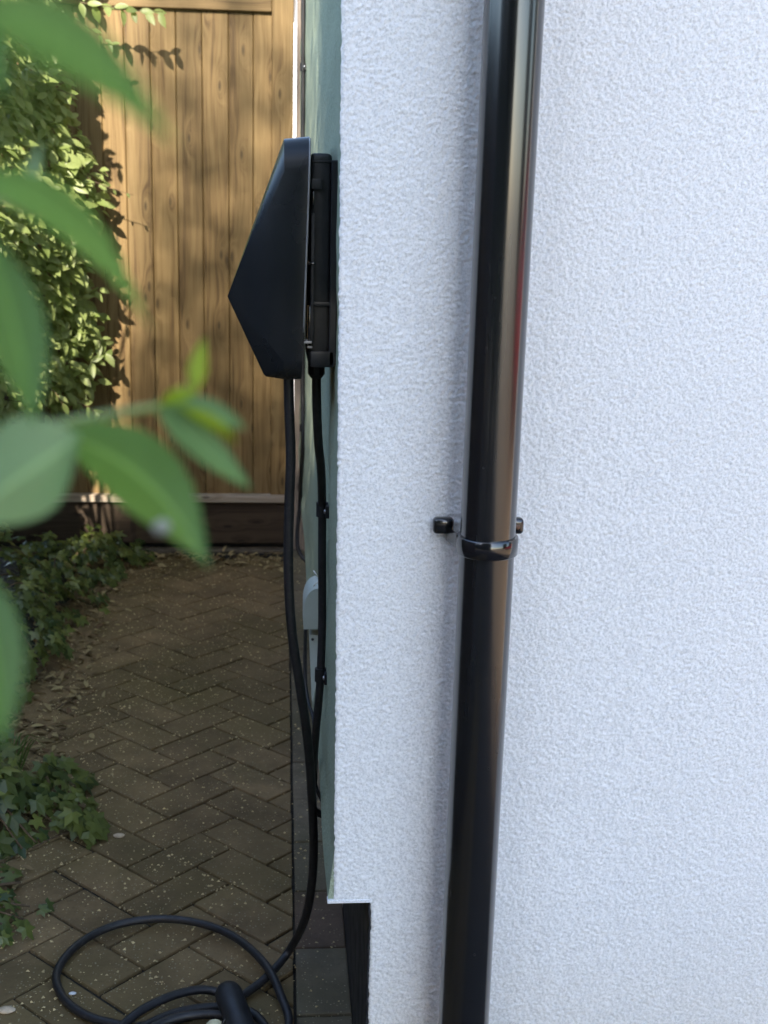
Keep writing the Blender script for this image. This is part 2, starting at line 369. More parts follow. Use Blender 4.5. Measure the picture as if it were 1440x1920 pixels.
# pavers, 45 degree herringbone
S = 0.1414 * 1.015; PX0, PY0 = -0.07963, 2.33403
def paver_mesh(lx, ly, h=0.03):
    bm = box_bm(-lx / 2, lx / 2, -ly / 2, ly / 2, -h, 0)
    top = [e for e in bm.edges if all(v.co.z > -1e-6 for v in e.verts)]
    bmesh.ops.bevel(bm, geom=top, offset=0.0045, segments=2, affect='EDGES', profile=0.6)
    return bm
def finish(bm, name, mm):
    bmesh.ops.recalc_face_normals(bm, faces=bm.faces)
    me = bpy.data.meshes.new(name); bm.to_mesh(me); bm.free(); me.materials.append(mm); return me
GAP = 0.0056; LB, WB = 0.2 * 1.015 - GAP, 0.1 * 1.015 - GAP
pav_me = finish(paver_mesh(LB, WB), 'paver', M_PAVER)
def place_paver(cx, cy, rot, me):
    o = bpy.data.objects.new('paver', me); COL.objects.link(o); o.parent = path
    o.location = (cx + random.uniform(-.0008, .0008), cy + random.uniform(-.0008, .0008), random.uniform(-.0016, .0012))
    o.rotation_euler = (random.uniform(-.008, .008), random.uniform(-.008, .008), rot + random.uniform(-.008, .008)); return o
for i in range(-6, 3):
    for k in range(-18, 19):
        for sgn, c, rot in ((1, (-0.75, 0.0), R(45)), (-1, (0.25, -0.75), R(-45))):
            if sgn == 1: c = (-0.75, -0.25)
            cx, cy = PX0 + (2 * i + c[0]) * S, PY0 + (k + c[1]) * S
            if cy < -0.35 or cy > 4.72 or cx < -0.72: continue
            ex = edge_x(cy) - 0.003
            d = (abs(math.cos(rot)) * LB + abs(math.sin(rot)) * WB) / 2
            if cx - d > ex - 0.012: continue
            if cx + d < ex + 0.002: place_paver(cx, cy, rot, pav_me); continue
            bm = paver_mesh(LB, WB)
            mt = Matrix.Translation((cx, cy, 0)) @ Matrix.Rotation(rot, 4, 'Z'); inv = mt.inverted()
            no = inv.to_3x3() @ Vector((1, -0.0085, 0)); co = inv @ Vector((ex, cy, 0))
            r = bmesh.ops.bisect_plane(bm, geom=bm.verts[:] + bm.edges[:] + bm.faces[:], plane_co=co, plane_no=no, clear_outer=True)
            ee = [e for e in r['geom_cut'] if isinstance(e, bmesh.types.BMEdge)]
            if ee: bmesh.ops.holes_fill(bm, edges=ee)
            if len(bm.faces) < 4: bm.free(); continue
            place_paver(cx, cy, rot, finish(bm, 'paver', M_PAVER))
# edging course laid end to end along the wall
ed_me = finish(paver_mesh(0.1965, 0.094), 'paver', M_PAVERGREY); ed_red = finish(paver_mesh(0.1965, 0.094), 'paver', M_PAVERRED)
Y = -0.30
while Y < 4.8:
    cy = Y + 0.1
    me = ed_red if 2.09 < cy < 2.30 else ed_me
    if cy > -0.2: place_paver(edge_x(cy) + 0.0495, cy, R(90) - 0.0085, me)
    Y += 0.2

# ------------------------------------------------------------------ house
house = thing('house', 'white rendered house corner with side wall coloured by green hedge light and black plinth', 'house', (0.139, YF, 0))
ZB = 0.405                                # underside of the insulated side wall
# front render skin: real grain
dx = 0.0015
x0, x1, z0, z1 = 0.0770, 0.97, -0.02, 1.87
nx, nz = int((x1 - x0) / dx) + 1, int((z1 - z0) / dx) + 1
h = 0.92 * field(nz, nx, 0.62, 1) + 0.16 * field(nz, nx, 1.5, 2) + 0.12 * field(nz, nx, 40, 3)
h = np.tanh(h * 0.9)
xs = np.linspace(x0, x1, nx); zs = np.linspace(z0, z1, nz); XX, ZZ = np.meshgrid(xs, zs)
YY = YF - 0.00062 * h + 0.0007 * field(nz, nx, 120, 5)
jit = 0.0004 * field(nz, 3, 1.2, 6)[:, :1]
cornr = 0.0875 - 0.0075 * (ZZ - ZB) + jit
low = ZZ < ZB
lowedge = 0.139 + 1.2 * jit + np.where(low, 0, 0)
left = np.where(low, lowedge, cornr)
dist = XX - left
XX2 = np.where(dist < 0, left, XX)
YY = YY + np.clip(1 - np.clip(dist, 0, 1) / 0.004, 0, 1) ** 2 * 0.0022     # rounded arris
vid = np.arange(nx * nz).reshape(nz, nx)
a_, b_, c_, d_ = vid[:-1, :-1], vid[:-1, 1:], vid[1:, 1:], vid[1:, :-1]
keep = (dist[:-1, 1:] > 0) & (dist[1:, 1:] > 0)
keep &= ~((ZZ[:-1, 1:] < ZB) & (ZZ[1:, 1:] >= ZB) & (XX[:-1, 1:] < 0.139))
faces = np.stack([a_, b_, c_, d_], -1)[keep]
used = np.unique(faces); remap = -np.ones(nx * nz, int); remap[used] = np.arange(len(used))
me = bpy.data.meshes.new('front_wall')
co = np.stack([XX2.ravel(), YY.ravel(), ZZ.ravel()], -1)[used].astype(np.float32)
fc = remap[faces].astype(np.int32)
me.vertices.add(len(co)); me.vertices.foreach_set('co', co.ravel())
me.loops.add(fc.size); me.loops.foreach_set('vertex_index', fc.ravel())
me.polygons.add(len(fc)); me.polygons.foreach_set('loop_start', np.arange(0, fc.size, 4, dtype=np.int32))
me.update(calc_edges=True); me.validate()
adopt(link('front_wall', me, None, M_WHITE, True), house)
# wall beyond the finely built patch, and the body of the house
bm = box_bm(0.142, 7.5, YF + 0.006, 8.4, -0.03, 5.4); adopt(from_bm('wall_core', bm, M_WHITE2), house)
bm = box_bm(0.968, 7.5, YF, YF + 0.004, -0.03, 5.4); box_bm(0.10, 0.966, YF, YF + 0.004, 1.868, 5.4, bm=bm)
adopt(from_bm('front_wall_extension', bm, M_WHITE2), house)
# side wall: gently uneven sheet over an insulated slab
NY, NZ = 150, 140
Ys = np.linspace(YF + 0.0018, 4.80, NY); Zs = np.concatenate([np.linspace(ZB, 2.1, NZ - 6), np.linspace(2.4, 5.4, 6)])
und = field(NZ, NY, 9, 21) * 0.0014 + field(NZ, NY, 1.6, 22) * 0.0011
V, Fc = [], []
for j in range(NZ):
    for i in range(NY):
        e = min(1, i / 4)
        V.append((wall_x(Ys[i], Zs[j]) - und[j, i] * e + (0.0012 if i == 0 else 0), Ys[i], Zs[j]))
for j in range(NZ - 1):
    for i in range(NY - 1): Fc.append((j * NY + i, j * NY + i + 1, (j + 1) * NY + i + 1, (j + 1) * NY + i))
adopt(mesh('side_wall', V, Fc, M_GREENLIT, None, True), house)
slab = mesh('insulation_slab', [(0.093, YF + 0.004, ZB + .001), (0.2, YF + 0.004, ZB + .001), (0.2, 4.8, ZB + .001), (0.114, 4.8, ZB + .001),
    (0.06, YF + 0.004, 5.4), (0.2, YF + 0.004, 5.4), (0.2, 4.8, 5.4), (0.085, 4.8, 5.4)],
    [(0, 3, 2, 1), (4, 5, 6, 7), (0, 1, 5, 4), (1, 2, 6, 5), (2, 3, 7, 6), (3, 0, 4, 7)], M_GREENLIT); adopt(slab, house)
# flared drip bead along the foot of the side wall
V, Fc = [], []
K = 60
jb = field(1, K, 2, 33)[0] * 0.0012
for i in range(K):
    y = YF + 0.0028 + (4.80 - YF) * i / (K - 1); xw = wall_x(y, ZB)
    V += [(xw + 0.002, y, ZB + 0.10), (xw - 0.0025, y, ZB + 0.05), (xw - 0.0095 + jb[i], y, ZB + 0.006), (xw - 0.0095 + jb[i], y, ZB - 0.003), (xw + 0.05, y, ZB - 0.002)]
for i in range(K - 1):
    for j in range(4): a = i * 5 + j; Fc.append((a, a + 1, a + 6, a + 5))
Fc.append((0, 4, 3, 2, 1))
adopt(mesh('drip_bead', V, Fc, M_GREENLIT, None, False), house)
# white stop bead under the front overhang
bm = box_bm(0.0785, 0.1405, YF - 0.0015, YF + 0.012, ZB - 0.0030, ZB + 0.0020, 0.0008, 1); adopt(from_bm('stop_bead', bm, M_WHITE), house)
# plinth and its ragged black edge
V = [(0.1375, YF + 0.003, -0.03), (0.1595, 4.8, -0.03), (0.1595, 4.8, ZB + .02), (0.1375, YF + 0.003, ZB + .02), (0.2, YF + 0.003, -0.03), (0.2, YF + .003, ZB + .02)]
adopt(mesh('plinth', V, [(0, 3, 2, 1), (0, 4, 5, 3)], M_PLINTH), house)
pts = [Vector((0.1372 + random.uniform(-.0012, .0008), YF + random.uniform(-.0015, .0015), z)) for z in np.linspace(-0.02, ZB - 0.006, 46)]
tube('plinth_edge', pts, lambda s: 0.0016, M_PLINTH, house, 6, 1, False)
bm = box_bm(-0.2, 7.8, YF - 0.35, 8.8, 5.4, 5.55); adopt(from_bm('roof', bm, M_TILE), house)

# ------------------------------------------------------------------ drainpipe
PXC, PYC, PR = 0.268, 1.522, 0.0344
dp = thing('drainpipe', 'glossy black round drainpipe clipped upright to the white front wall', 'drainpipe', (PXC, PYC, 0))
tube('pipe', [(PXC - .003, PYC, 0.12), (PXC, PYC, 0.9), (PXC + .003, PYC, 1.56), (PXC + .012, PYC, 3.2), (PXC + .02, PYC, 5.4)], PR, M_PVC, dp, 48, 6)
tube('shoe', [(PXC - .003, PYC, 0.170), (PXC - .003, PYC, 0.165), (PXC - .003, PYC, 0.13), (PXC - .003, PYC - .02, 0.09), (PXC - .003, PYC - .06, 0.045)], PR + 0.0035, M_PVC, dp, 40, 6)
def ring(bm, zc, hh, ri, ro, seg=48, cx=PXC, cy=PYC, a0=None):
    prof = [(ri, -hh), (ro - .0012, -hh), (ro, -hh + .0015), (ro, hh - .0015), (ro - .0012, hh), (ri, hh)]
    vs = []
    for k in range(seg):
        a = 2 * math.pi * k / seg
        vs.append([bm.verts.new((cx + r * math.cos(a), cy + r * math.sin(a), zc + z)) for r, z in prof])
    for k in range(seg):
        for j in range(6):
            bm.faces.new((vs[k][j], vs[k][(j + 1) % 6], vs[(k + 1) % seg][(j + 1) % 6], vs[(k + 1) % seg][j]))
def clip(zc):
    bm = bmesh.new(); ring(bm, zc, 0.0115, PR - 0.001, PR + 0.0042)
    c = from_bm('clip', bm, M_CLIP, None, 40); adopt(c, dp)
    for s in (-1, 1):
        # strap running from ring back and out to the wall lug
        xa, xb = PXC + s * (PR + 0.001), PXC + s * (PR + 0.0155 + (-0.005 if s < 0 else -0.008))
        V = []
        for x, y in ((xa, PYC + 0.004), ((xa + xb) / 2, PYC + 0.026), (xb, YF - 0.010)):
            for oy in (0, 0.0045):
                V += [(x, y + oy, zc - 0.0085), (x, y + oy, zc + 0.0105)]
        Fc = []
        for i in range(2):
            o = i * 4; Fc += [(o, o + 1, o + 5, o + 4), (o + 2, o + 6, o + 7, o + 3), (o + 1, o + 3, o + 7, o + 5), (o, o + 4, o + 6, o + 2)]
        st = mesh('strap', V, Fc, M_CLIP); st.parent = c
        wl = 0.0135 if s < 0 else 0.009
        bm = box_bm(xb - wl + s * 0.004, xb + wl + s * 0.004, YF - 0.0145, YF + 0.002, zc + 0.000, zc + 0.0215, 0.0055, 4)
        lg = from_bm('lug', bm, M_CLIP, None, 40); lg.parent = c
        if s > 0:
            bm = bmesh.new(); bmesh.ops.create_uvsphere(bm, u_segments=12, v_segments=6, radius=0.0036)
            for v in bm.verts: v.co = Vector((v.co.x + xb + 0.004, v.co.y * 0.5 + YF - 0.0148, v.co.z + zc + 0.0105))
            sc_ = from_bm('screw', bm, M_SCREW, None, 60); sc_.parent = c
clip(at_y(917, 1034, PYC - PR).z); clip(2.9)

# ------------------------------------------------------------------ charger
YC0, YC1 = 1.69, 1.885
ch = thing('wall_charger', 'black wedge shaped vehicle charger fixed to the pale green side wall', 'charger', (0.08, (YC0 + YC1) / 2, 1.1))
def cpt(u, v): p = at_y(u, v, YC0); return p.x, p.z
def routline(x, zt, zb, inset, rt, rb, n=9):      # rounded outline in the YZ plane
    out = []; ya, yb = YC0 + inset, YC1 - inset
    for cy, cz, r, a0 in ((ya + rt, zt - rt, rt, 90), (ya + rb, zb + rb, rb, 180), (yb - rb, zb + rb, rb, 270), (yb - rt, zt - rt, rt, 0)):
        for k in range(n):
            a = R(a0 + 90 * k / (n - 1)); out.append(Vector((x, cy + r * math.cos(a), cz + r * math.sin(a))))
    return out
xb0, zt = cpt(582, 253); xf0, _ = cpt(533, 262); xap, zap = cpt(425, 559); xbt, zbt = cpt(494, 706); _, zbb = cpt(560, 717); xb1, _ = cpt(566, 640)
outer = routline(0, zt, zbb, 0, 0.045, 0.03)
bm = bmesh.new()
def shear(p, xa, xb):   # the rear edge runs closer to the front at the bottom
    s = (p.z - zbb) / (zt - zbb); return Vector((xb + (xa - xb) * s, p.y, p.z))
for p in outer:
    bm.verts.new(shear(p, xb0, xb1)); q = shear(p, xf0, xf0 + 0.001)
    q.z = zt - 0.004 + (q.z - zt) * 0.99 if q.z > (zt + zbb) / 2 else q.z
    bm.verts.new(q)
for y in (YC0 + 0.030, YC1 - 0.030):
    bm.verts.new((xap, y, zap))
    bm.verts.new((xap + 0.0016, y, zap - 0.004)); bm.verts.new((xap + 0.0014, y, zap + 0.004))
for y in (YC0 + 0.022, YC1 - 0.022):
    bm.verts.new((xbt, y, zbt)); bm.verts.new((xbt + 0.0035, y, zbt - 0.003))
r = bmesh.ops.convex_hull(bm, input=bm.verts[:])
bmesh.ops.delete(bm, geom=[v for v in bm.verts if not v.link_faces], context='VERTS')
bmesh.ops.dissolve_limit(bm, angle_limit=R(1.5), verts=bm.verts[:], edges=bm.edges[:])
cover = from_bm('cover', bm, M_SATIN, None, 24); adopt(cover, ch)
# pale seam strip along the cover's rear rim
seam = [Vector((xb0 + 0.0008, YC0 + 0.0445 * (1 - math.sin(a)) , zt - 0.045 * (1 - math.cos(a)) )) for a in [R(d) for d in range(30, 91, 12)]]
seam = [shear(outer[k], xb0 + .0004, xb1 + .0004) for k in range(2, 12)]
low_seam = [shear(Vector((0, YC0, z)), xb0 + .0006, xb1 + .0006) for z in np.linspace(seam[6].z, zbb + 0.066, 10)]
seam = [Vector((p.x, p.y - 0.0006, p.z)) for p in seam[:7]] + [Vector((p.x, p.y - 0.0006, p.z)) for p in low_seam[1:]]
def pchild(o, parent_part):
    o.parent = parent_part; return o
pchild(tube('rim_trim', seam, 0.0013, M_TRIM, None, 6, 1, False), cover)
xm0, zm0 = cpt(588, 286); xm1, _ = cpt(624, 290); _, zm1 = cpt(600, 692)
bm = box_bm(xm0 - 0.004, xm1, YC0 + 0.012, YC1 - 0.012, zm1, zm0, 0.006, 3)
body = from_bm('body', bm, M_MATTE, None, 35); adopt(body, ch)
bp = cpt(630, 300)
adopt(from_bm('back_plate', box_bm(xm1 - 0.001, 0.0845, YC0 + 0.006, YC1 - 0.006, zm1 + 0.004, bp[1], 0.0012, 1), M_MATTE), ch)
def nub(u0, u1, v0, v1, y0=0.004, nm='latch', mm=None, bev=0.001):
    xa, za = cpt(u0, v0); xb, zb_ = cpt(u1, v1)
    o = from_bm(nm, box_bm(xa, xb, YC0 + y0, YC0 + 0.03, zb_, za, bev, 2), mm or M_MATTE, None, 40); pchild(o, body); return o
nub(584, 604, 335, 355, 0.003, 'hinge'); nub(586, 590, 358, 385, 0.006, 'hinge', M_CLIP); nub(577, 592, 492, 497, 0.002, 'latch', M_CLIP); nub(582, 626, 567, 575, 0.008, 'rib')
nub(570, 585, 640, 645, 0.001, 'latch', M_TRIM); nub(576, 586, 650, 654, 0.004, 'latch', M_TRIM); nub(586, 626, 300, 305, 0.0105, 'rib'); nub(583, 626, 660, 690, 0.006, 'terminal_box')
nub(578, 583, 575, 640, 0.008, 'rib', M_CLIP); nub(584, 588, 400, 640, 0.006, 'rib')
# cable gland
YG = 1.775
gx = at_y(593, 700, YG)
bm = bmesh.new()
for z, r_ in ((zm1 + 0.004, 0.0085), (zm1 - 0.003, 0.0085), (zm1 - 0.0032, 0.0118), (zm1 - 0.018, 0.0118), (zm1 - 0.024, 0.0072)):
    vs = [bm.verts.new((gx.x + r_ * math.cos(a), YG + r_ * math.sin(a), z)) for a in [2 * math.pi * k / 10 for k in range(10)]]
    if z < zm1 + 0.003:
        for k in range(10): bm.faces.new((pv[k], pv[(k + 1) % 10], vs[(k + 1) % 10], vs[k]))
    pv = vs
bm.faces.new(pv); adopt(from_bm('cable_gland', bm, M_MATTE, None, 30), ch)

# ------------------------------------------------------------------ cables
def wp(u, v, off=0.0068):               # point on the side wall seen at this pixel
    Yg = 2.2
    for _ in range(60):
        P = at_y(u, v, Yg); err = P.x - (wall_x(P.y, max(P.z, ZB)) - off)
        dxdy = P.x / Yg if abs(P.x) > 1e-6 else 1e-3
        Yg = min(4.7, max(1.62, Yg - 0.6 * err / max(dxdy, 0.006)))
    return at_y(u, v, Yg)
CR = 0.0066
def wall_pt(Y, z, off=0.0072): return Vector((wall_x(Y, z) - off, Y, z))
sup = [Vector((gx.x, YG, zm1 - 0.012)), at_y(594, 760, 1.785), at_y(597, 830, 1.82), at_y(602, 880, 1.86)]
for u, v, yy in ((604, 955, 1.91), (604, 1050, 1.92), (604, 1170, 1.925), (601, 1265, 1.92), (596, 1330, 1.925), (590, 1400, 1.95), (588, 1460, 2.00), (590, 1520, 2.04)):
    sup.append(at_y(u, v, yy))
e = sup[-1]; sup.append(Vector((0.150, 2.06, e.z - 0.03)))
t_ = tube('supply_cable', sup, CR, M_RUBBER, None, 12)
tag(t_, 'black supply cable clipped down the green wall from the charger gland', 'cable')
def pclip(name, P, label, s=1.0):
    th = thing(name, label, 'cable clip', P)
    bm = bmesh.new()
    ringv = []
    for k in range(16):
        a = 2 * math.pi * k / 16
        ringv.append([bm.verts.new((P.x + r_ * math.cos(a), P.y + r_ * math.sin(a), P.z + dz)) for r_, dz in ((0.0065 * s, -0.011 * s), (0.0092 * s, -0.011 * s), (0.0092 * s, 0.011 * s), (0.0065 * s, 0.011 * s))])
    for k in range(16):
        for j in range(4): bm.faces.new((ringv[k][j], ringv[k][(j + 1) % 4], ringv[(k + 1) % 16][(j + 1) % 4], ringv[(k + 1) % 16][j]))
    adopt(from_bm('band', bm, M_MATTE, None, 40), th)
    wx = wall_x(P.y, P.z)
    bm = box_bm(wx - 0.004 * s, wx + 0.002, P.y - 0.022 * s, P.y - 0.006 * s, P.z - 0.0095 * s, P.z + 0.0095 * s, 0.001, 1)
    adopt(from_bm('foot', bm, M_MATTE), th)
    bm = bmesh.new(); bmesh.ops.create_uvsphere(bm, u_segments=10, v_segments=6, radius=0.004 * s)
    for v in bm.verts: v.co = Vector((v.co.x * 0.6 + wx - 0.0045 * s, v.co.y + P.y - 0.0145 * s, v.co.z + P.z))
    adopt(from_bm('screw', bm, M_ALLOY, None, 60), th)
pclip('cable_clip', sup[4], 'black saddle clip holding the supply cable halfway below the charger')
pclip('cable_clip', sup[7], 'black saddle clip on the supply cable below the pale pipe cover')
# the long cable higher up, far along the wall, passing behind the charger
far = [wall_pt(3.86, 2.6), wall_pt(3.86, 1.9), wall_pt(3.86, 1.6), wall_pt(3.85, 1.35), wall_pt(3.84, 1.0), wall_pt(3.83, 0.78), wall_pt(3.80, 0.62), wall_pt(3.86, 0.50, 0.012), wall_pt(3.92, 0.40, 0.014), Vector((0.085, 3.9, 0.26)), Vector((0.150, 3.85, 0.2))]
tag(tube('wall_cable', far, 0.0064, M_RUBBER, None, 10), 'thin black cable running up the far end of the green wall behind the charger', 'cable')
pclip('cable_clip', wall_pt(3.86, 1.70), 'black saddle clip on the far cable above the charger', 1.0)
pclip('cable_clip', wall_pt(3.835, 0.66), 'black saddle clip on the far cable low beside the gate', 1.0)
# charging lead: hangs, sweeps to the ground and lies coiled
LR = 0.0074
lead = [at_y(541, 705, 1.80), at_y(542, 760, 1.80), at_y(545, 860, 1.80), at_y(542, 960, 1.80), at_y(541, 1080, 1.80), at_y(548, 1190, 1.80), at_y(563, 1290, 1.81), at_y(577, 1390, 1.83), at_y(584, 1480, 1.86),
        at_y(588, 1580, 1.90), at_y(584, 1660, 1.935), at_y(571, 1725, 1.97)]
for u, v, z in ((545, 1778, 0.045), (512, 1820, 0.022), (470, 1856, 0.012), (420, 1884, 0.009), (330, 1912, 0.009), (220, 1935, 0.009), (120, 1990, 0.009), (100, 2060, .009), (220, 2110, .009), (400, 2080, .009), (505, 2010, .012)):
    lead.append(at_z(u, v, z))
for u, v, z in ((541, 1925, 0.016), (527, 1868, 0.028), (497, 1808, 0.034), (440, 1757, 0.030), (370, 1730, 0.026), (290, 1723, 0.022), (210, 1737, 0.018), (145, 1772, 0.014), (107, 1822, 0.010), (117, 1868, .009), (160, 1903, .010), (225, 1922, .014), (300, 1935, .020), (400, 1945, .022), (470, 1975, .020), (470, 2040, .018), (370, 2050, .016), (250, 2010, .02),
                (215, 1950, .028), (250, 1905, .034), (310, 1872, .036), (370, 1856, .034), (412, 1862, .030), (436, 1880, 0.032)):
    lead.append(at_z(u, v, z))
tag(tube('charging_lead', lead, LR, M_RUBBER, None, 12, 10), 'thick black charging lead hanging from the charger and coiled on the pavers', 'charging cable')
coil2 = [at_z(u, v, z) for u, v, z in ((520, 1960, .020), (498, 1925, .020), (470, 1898, .020), (420, 1888, .022), (350, 1894, .024), (290, 1915, .024), (240, 1950, .022), (230, 2000, .02), (300, 2040, .02), (420, 2030, .02), (520, 1960, .020))]
inner = [at_z(u, v, z) for u, v, z in ((250, 1960, .040), (290, 1925, .042), (340, 1906, .042), (400, 1902, .040), (450, 1912, .038), (490, 1945, .036), (470, 2010, .034), (360, 2030, .034), (270, 2010, .036), (250, 1960, .040))]
tag(tube('charging_lead', coil2, LR, M_RUBBER, None, 12, 10), 'middle coil turn of black charging lead passing under the plug', 'charging cable')
tag(tube('charging_lead', inner, LR, M_RUBBER, None, 12, 10), 'innermost coil turn of black charging lead lying on the other turns', 'charging cable')
# plug lying on the coil
pg0 = at_z(430, 1868, 0.075); pg1 = at_z(447, 1912, 0.062); pg2 = at_z(470, 1990, 0.040)
plug = thing('charging_plug', 'black charging plug with cream cap resting on the coiled lead', 'plug', (pg1.x, pg1.y, 0.04))
def prad(s): return 0.0085 + 0.0155 * min(1, s / 0.28) - (0.0 if s < .75 else 0.002)
V, Fc = tube_data(catmull([pg0 + Vector((0.0, .012, -.012)), pg0, pg1, pg2], 8), lambda s: 0.010 + 0.0125 * min(1, s / 0.22) ** 0.6, 20)
adopt(mesh('grip', V, Fc, M_MATTE, None, True), plug)
d_ = (pg2 - pg1).normalized()
V, Fc = tube_data([pg2 - d_ * .004, pg2 + d_ * 0.03, pg2 + d_ * 0.045], lambda s: 0.029, 24); adopt(mesh('nose', V, Fc, M_MATTE, None, False), plug)
cc = at_z(402, 1932, 0.050)
V, Fc = tube_data([cc + Vector((0, .008, 0)), cc, cc - Vector((-.004, .02, 0.004))], lambda s: 0.015, 18); adopt(mesh('cap', V, Fc, M_CREAM, None, False), plug)
tube('cap_strap', [cc + Vector((0.01, 0, .005)), (cc + pg1) / 2 + Vector((0, 0, .012)), pg1], 0.0022, M_MATTE, plug, 6, 5)

# ------------------------------------------------------------------ fittings low on the side wall
def wpx(u, v, Y): return at_y(u, v, Y)
YV = 2.30
pc = at_y(570, 1115, YV); pc2 = at_y(570, 1180, YV)
xw = wall_x(YV, 0.55)
bm = bmesh.new()
prof = []
H0, H1 = pc2.z, pc2.z + (pc.z - pc2.z) + 0.012
depth = xw - pc.x
for k in range(9):
    a = R(90 * k / 8); prof.append((xw - depth * math.sin(a) ** 0.8, H1 - (H1 - H0) * 0.55 * (1 - math.cos(a))))
prof += [(xw - depth, H0), (xw + .002, H0)]
vs = [[bm.verts.new((x, y, z)) for x, z in prof] for y in (YV, YV + 0.085)]
n = len(prof)
for k in range(n): bm.faces.new((vs[0][k], vs[0][(k + 1) % n], vs[1][(k + 1) % n], vs[1][k]))
bm.faces.new(vs[0]); bm.faces.new(vs[1][::-1])
tag(from_bm('pipe_cover', bm, M_PALEPLASTIC, None, 30), 'pale grey domed pipe cover low on the green side wall', 'pipe cover')
tr = thing('conduit', 'pale vertical conduit strip with screw below the domed pipe cover', 'conduit', (xw, YV + .03, 0.2))
a0, a1 = at_y(580, 1190, YV + .02), at_y(588, 1400, YV - 0.02)
V = []
for P in (a0, a1):
    V += [(P.x, P.y, P.z), (P.x + 0.022, P.y - 0.004, P.z), (P.x + 0.022, P.y + 0.03, P.z), (P.x, P.y + 0.03, P.z)]
adopt(mesh('channel', V, [(0, 1, 2, 3), (4, 7, 6, 5), (0, 4, 5, 1), (1, 5, 6, 2), (2, 6, 7, 3), (3, 7, 4, 0)], M_PALEPLASTIC), tr)
sp = at_y(586, 1199, YV + .015)
bm = bmesh.new(); bmesh.ops.create_uvsphere(bm, u_segments=8, v_segments=5, radius=0.0028)
for v in bm.verts: v.co += sp
adopt(from_bm('screw', bm, M_PLINTH), tr)
tag(tube('data_cable', [at_y(573, 1178, YV + .04), at_y(572, 1230, YV + .03), at_y(573, 1280, YV + .01), at_y(579, 1320, YV - .02), at_y(587, 1345, YV - .06), at_y(592, 1400, YV - .12), at_y(594, 1480, YV - .18), Vector((0.15, YV - 0.15, 0.18))], 0.0036, M_RUBBER, None, 8),
    'thin black cable looping out from under the pale pipe cover', 'cable')
tie = thing('cable_tie', 'small white cable tie crossed on the wall above the pipe cover', 'cable tie', at_y(592, 1085, 2.1))
for (ua, va), (ub, vb) in (((588, 1070), (597, 1083)), ((588, 1099), (598, 1088))):
    tube('tail', [at_y(ua, va, 2.08), at_y((ua + ub) / 2, (va + vb) / 2, 2.075), at_y(ub, vb, 2.08)], 0.0012, M_WHITEPLASTIC, tie, 5, 3)

# ------------------------------------------------------------------ gate
GY = 4.85
gate = thing('garden_gate', 'tall golden pine gate of tongue and groove boards across the path', 'gate', (-0.4, GY, 0))
ztr = at_y(450, 20, GY).z; zsill = at_y(430, 927, GY).z
jx = [-0.976, -0.884, -0.792, -0.700, -0.608, -0.526, -0.435, -0.344, -0.252, -0.158, -0.070, -0.002]
def board_mesh(w, z0_, z1_, th=0.018):
    c = 0.0034
    prof = [(-w / 2 + .0006, th), (-w / 2 + .0006, c), (-w / 2 + c, 0), (w / 2 - c, 0), (w / 2 - .0006, c), (w / 2 - .0006, th * .4), (w / 2 + .004, th * .42), (w / 2 + .004, th * .7), (w / 2 - .0006, th * .72), (w / 2 - .0006, th)]
    V = [(x, y, z) for z in (z0_, z1_) for x, y in prof]; n = len(prof)
    return V, [(i, (i + 1) % n, n + (i + 1) % n, n + i) for i in range(n)] + [tuple(range(n - 1, -1, -1)), tuple(range(n, 2 * n))]
for a, b in zip(jx[:-1], jx[1:]):
    V, Fc = board_mesh(b - a, zsill - 0.01, ztr + 0.05); o = mesh('board', V, Fc, M_WOOD)
    o.parent = gate; o.location = ((a + b) / 2 + 0.4, random.uniform(-.001, .001), 0)
box('stile', -0.004, 0.0735, GY - 0.020, GY + 0.03, zsill - 0.01, ztr + 0.16, M_WOOD, gate, 0.003, 1)
box('stile', -1.06, -0.974, GY - 0.020, GY + 0.03, zsill - 0.01, ztr + 0.16, M_WOOD, gate, 0.003, 1)
box('top_rail', -0.9735, -0.0045, GY - 0.018, GY + 0.03, ztr - 0.003, ztr + 0.15, M_WOODX, gate, 0.003, 1)
zs1 = at_y(430, 938, GY).z
box('sill_strip', -1.06, 0.052, GY - 0.045, GY + 0.03, zs1, zsill + 0.004, M_WOODPALE, gate, 0.003, 1)
box('kick_board', -1.06, 0.056, GY - 0.026, GY + 0.02, 0.024, zs1 - 0.002, M_WOODDARK, gate, 0.004, 1)
box('gap_shade_strip', -1.06, 0.08, GY + 0.004, GY + 0.018, 0.0, 0.03, M_PLINTH, gate)  # black strip standing in for the shaded gap under the gate
post = tag(box('gate_post', 0.0855, 0.16, GY - 0.03, GY + 0.06, -0.03, 2.25, M_POST, None, 0.004, 1), 'weathered narrow timber post between the gate and the green wall', 'post')
th_ = tag(box('threshold_kerb', -1.1, 0.10, GY - 0.05, GY + 0.07, -0.03, 0.004, M_KERB, None, 0.003, 1), 'low stone threshold lying under the gate', 'threshold')
# what the gap beside the gate looks onto
nb = thing('garden_house', 'sunlit white garden house standing beyond the gate', 'house', (0.6, 13, 0))
box('wall', -3.5, 4.5, 13, 17, -0.03, 3.2, M_WHITE2, nb)
V = [(-3.8, 12.6, 3.2), (4.8, 12.6, 3.2), (4.8, 17.4, 3.2), (-3.8, 17.4, 3.2), (-3.8, 15, 4.8), (4.8, 15, 4.8)]
adopt(mesh('roof', V, [(0, 1, 5, 4), (2, 3, 4, 5), (0, 4, 3), (1, 2, 5), (0, 3, 2, 1)], M_TILE), nb)

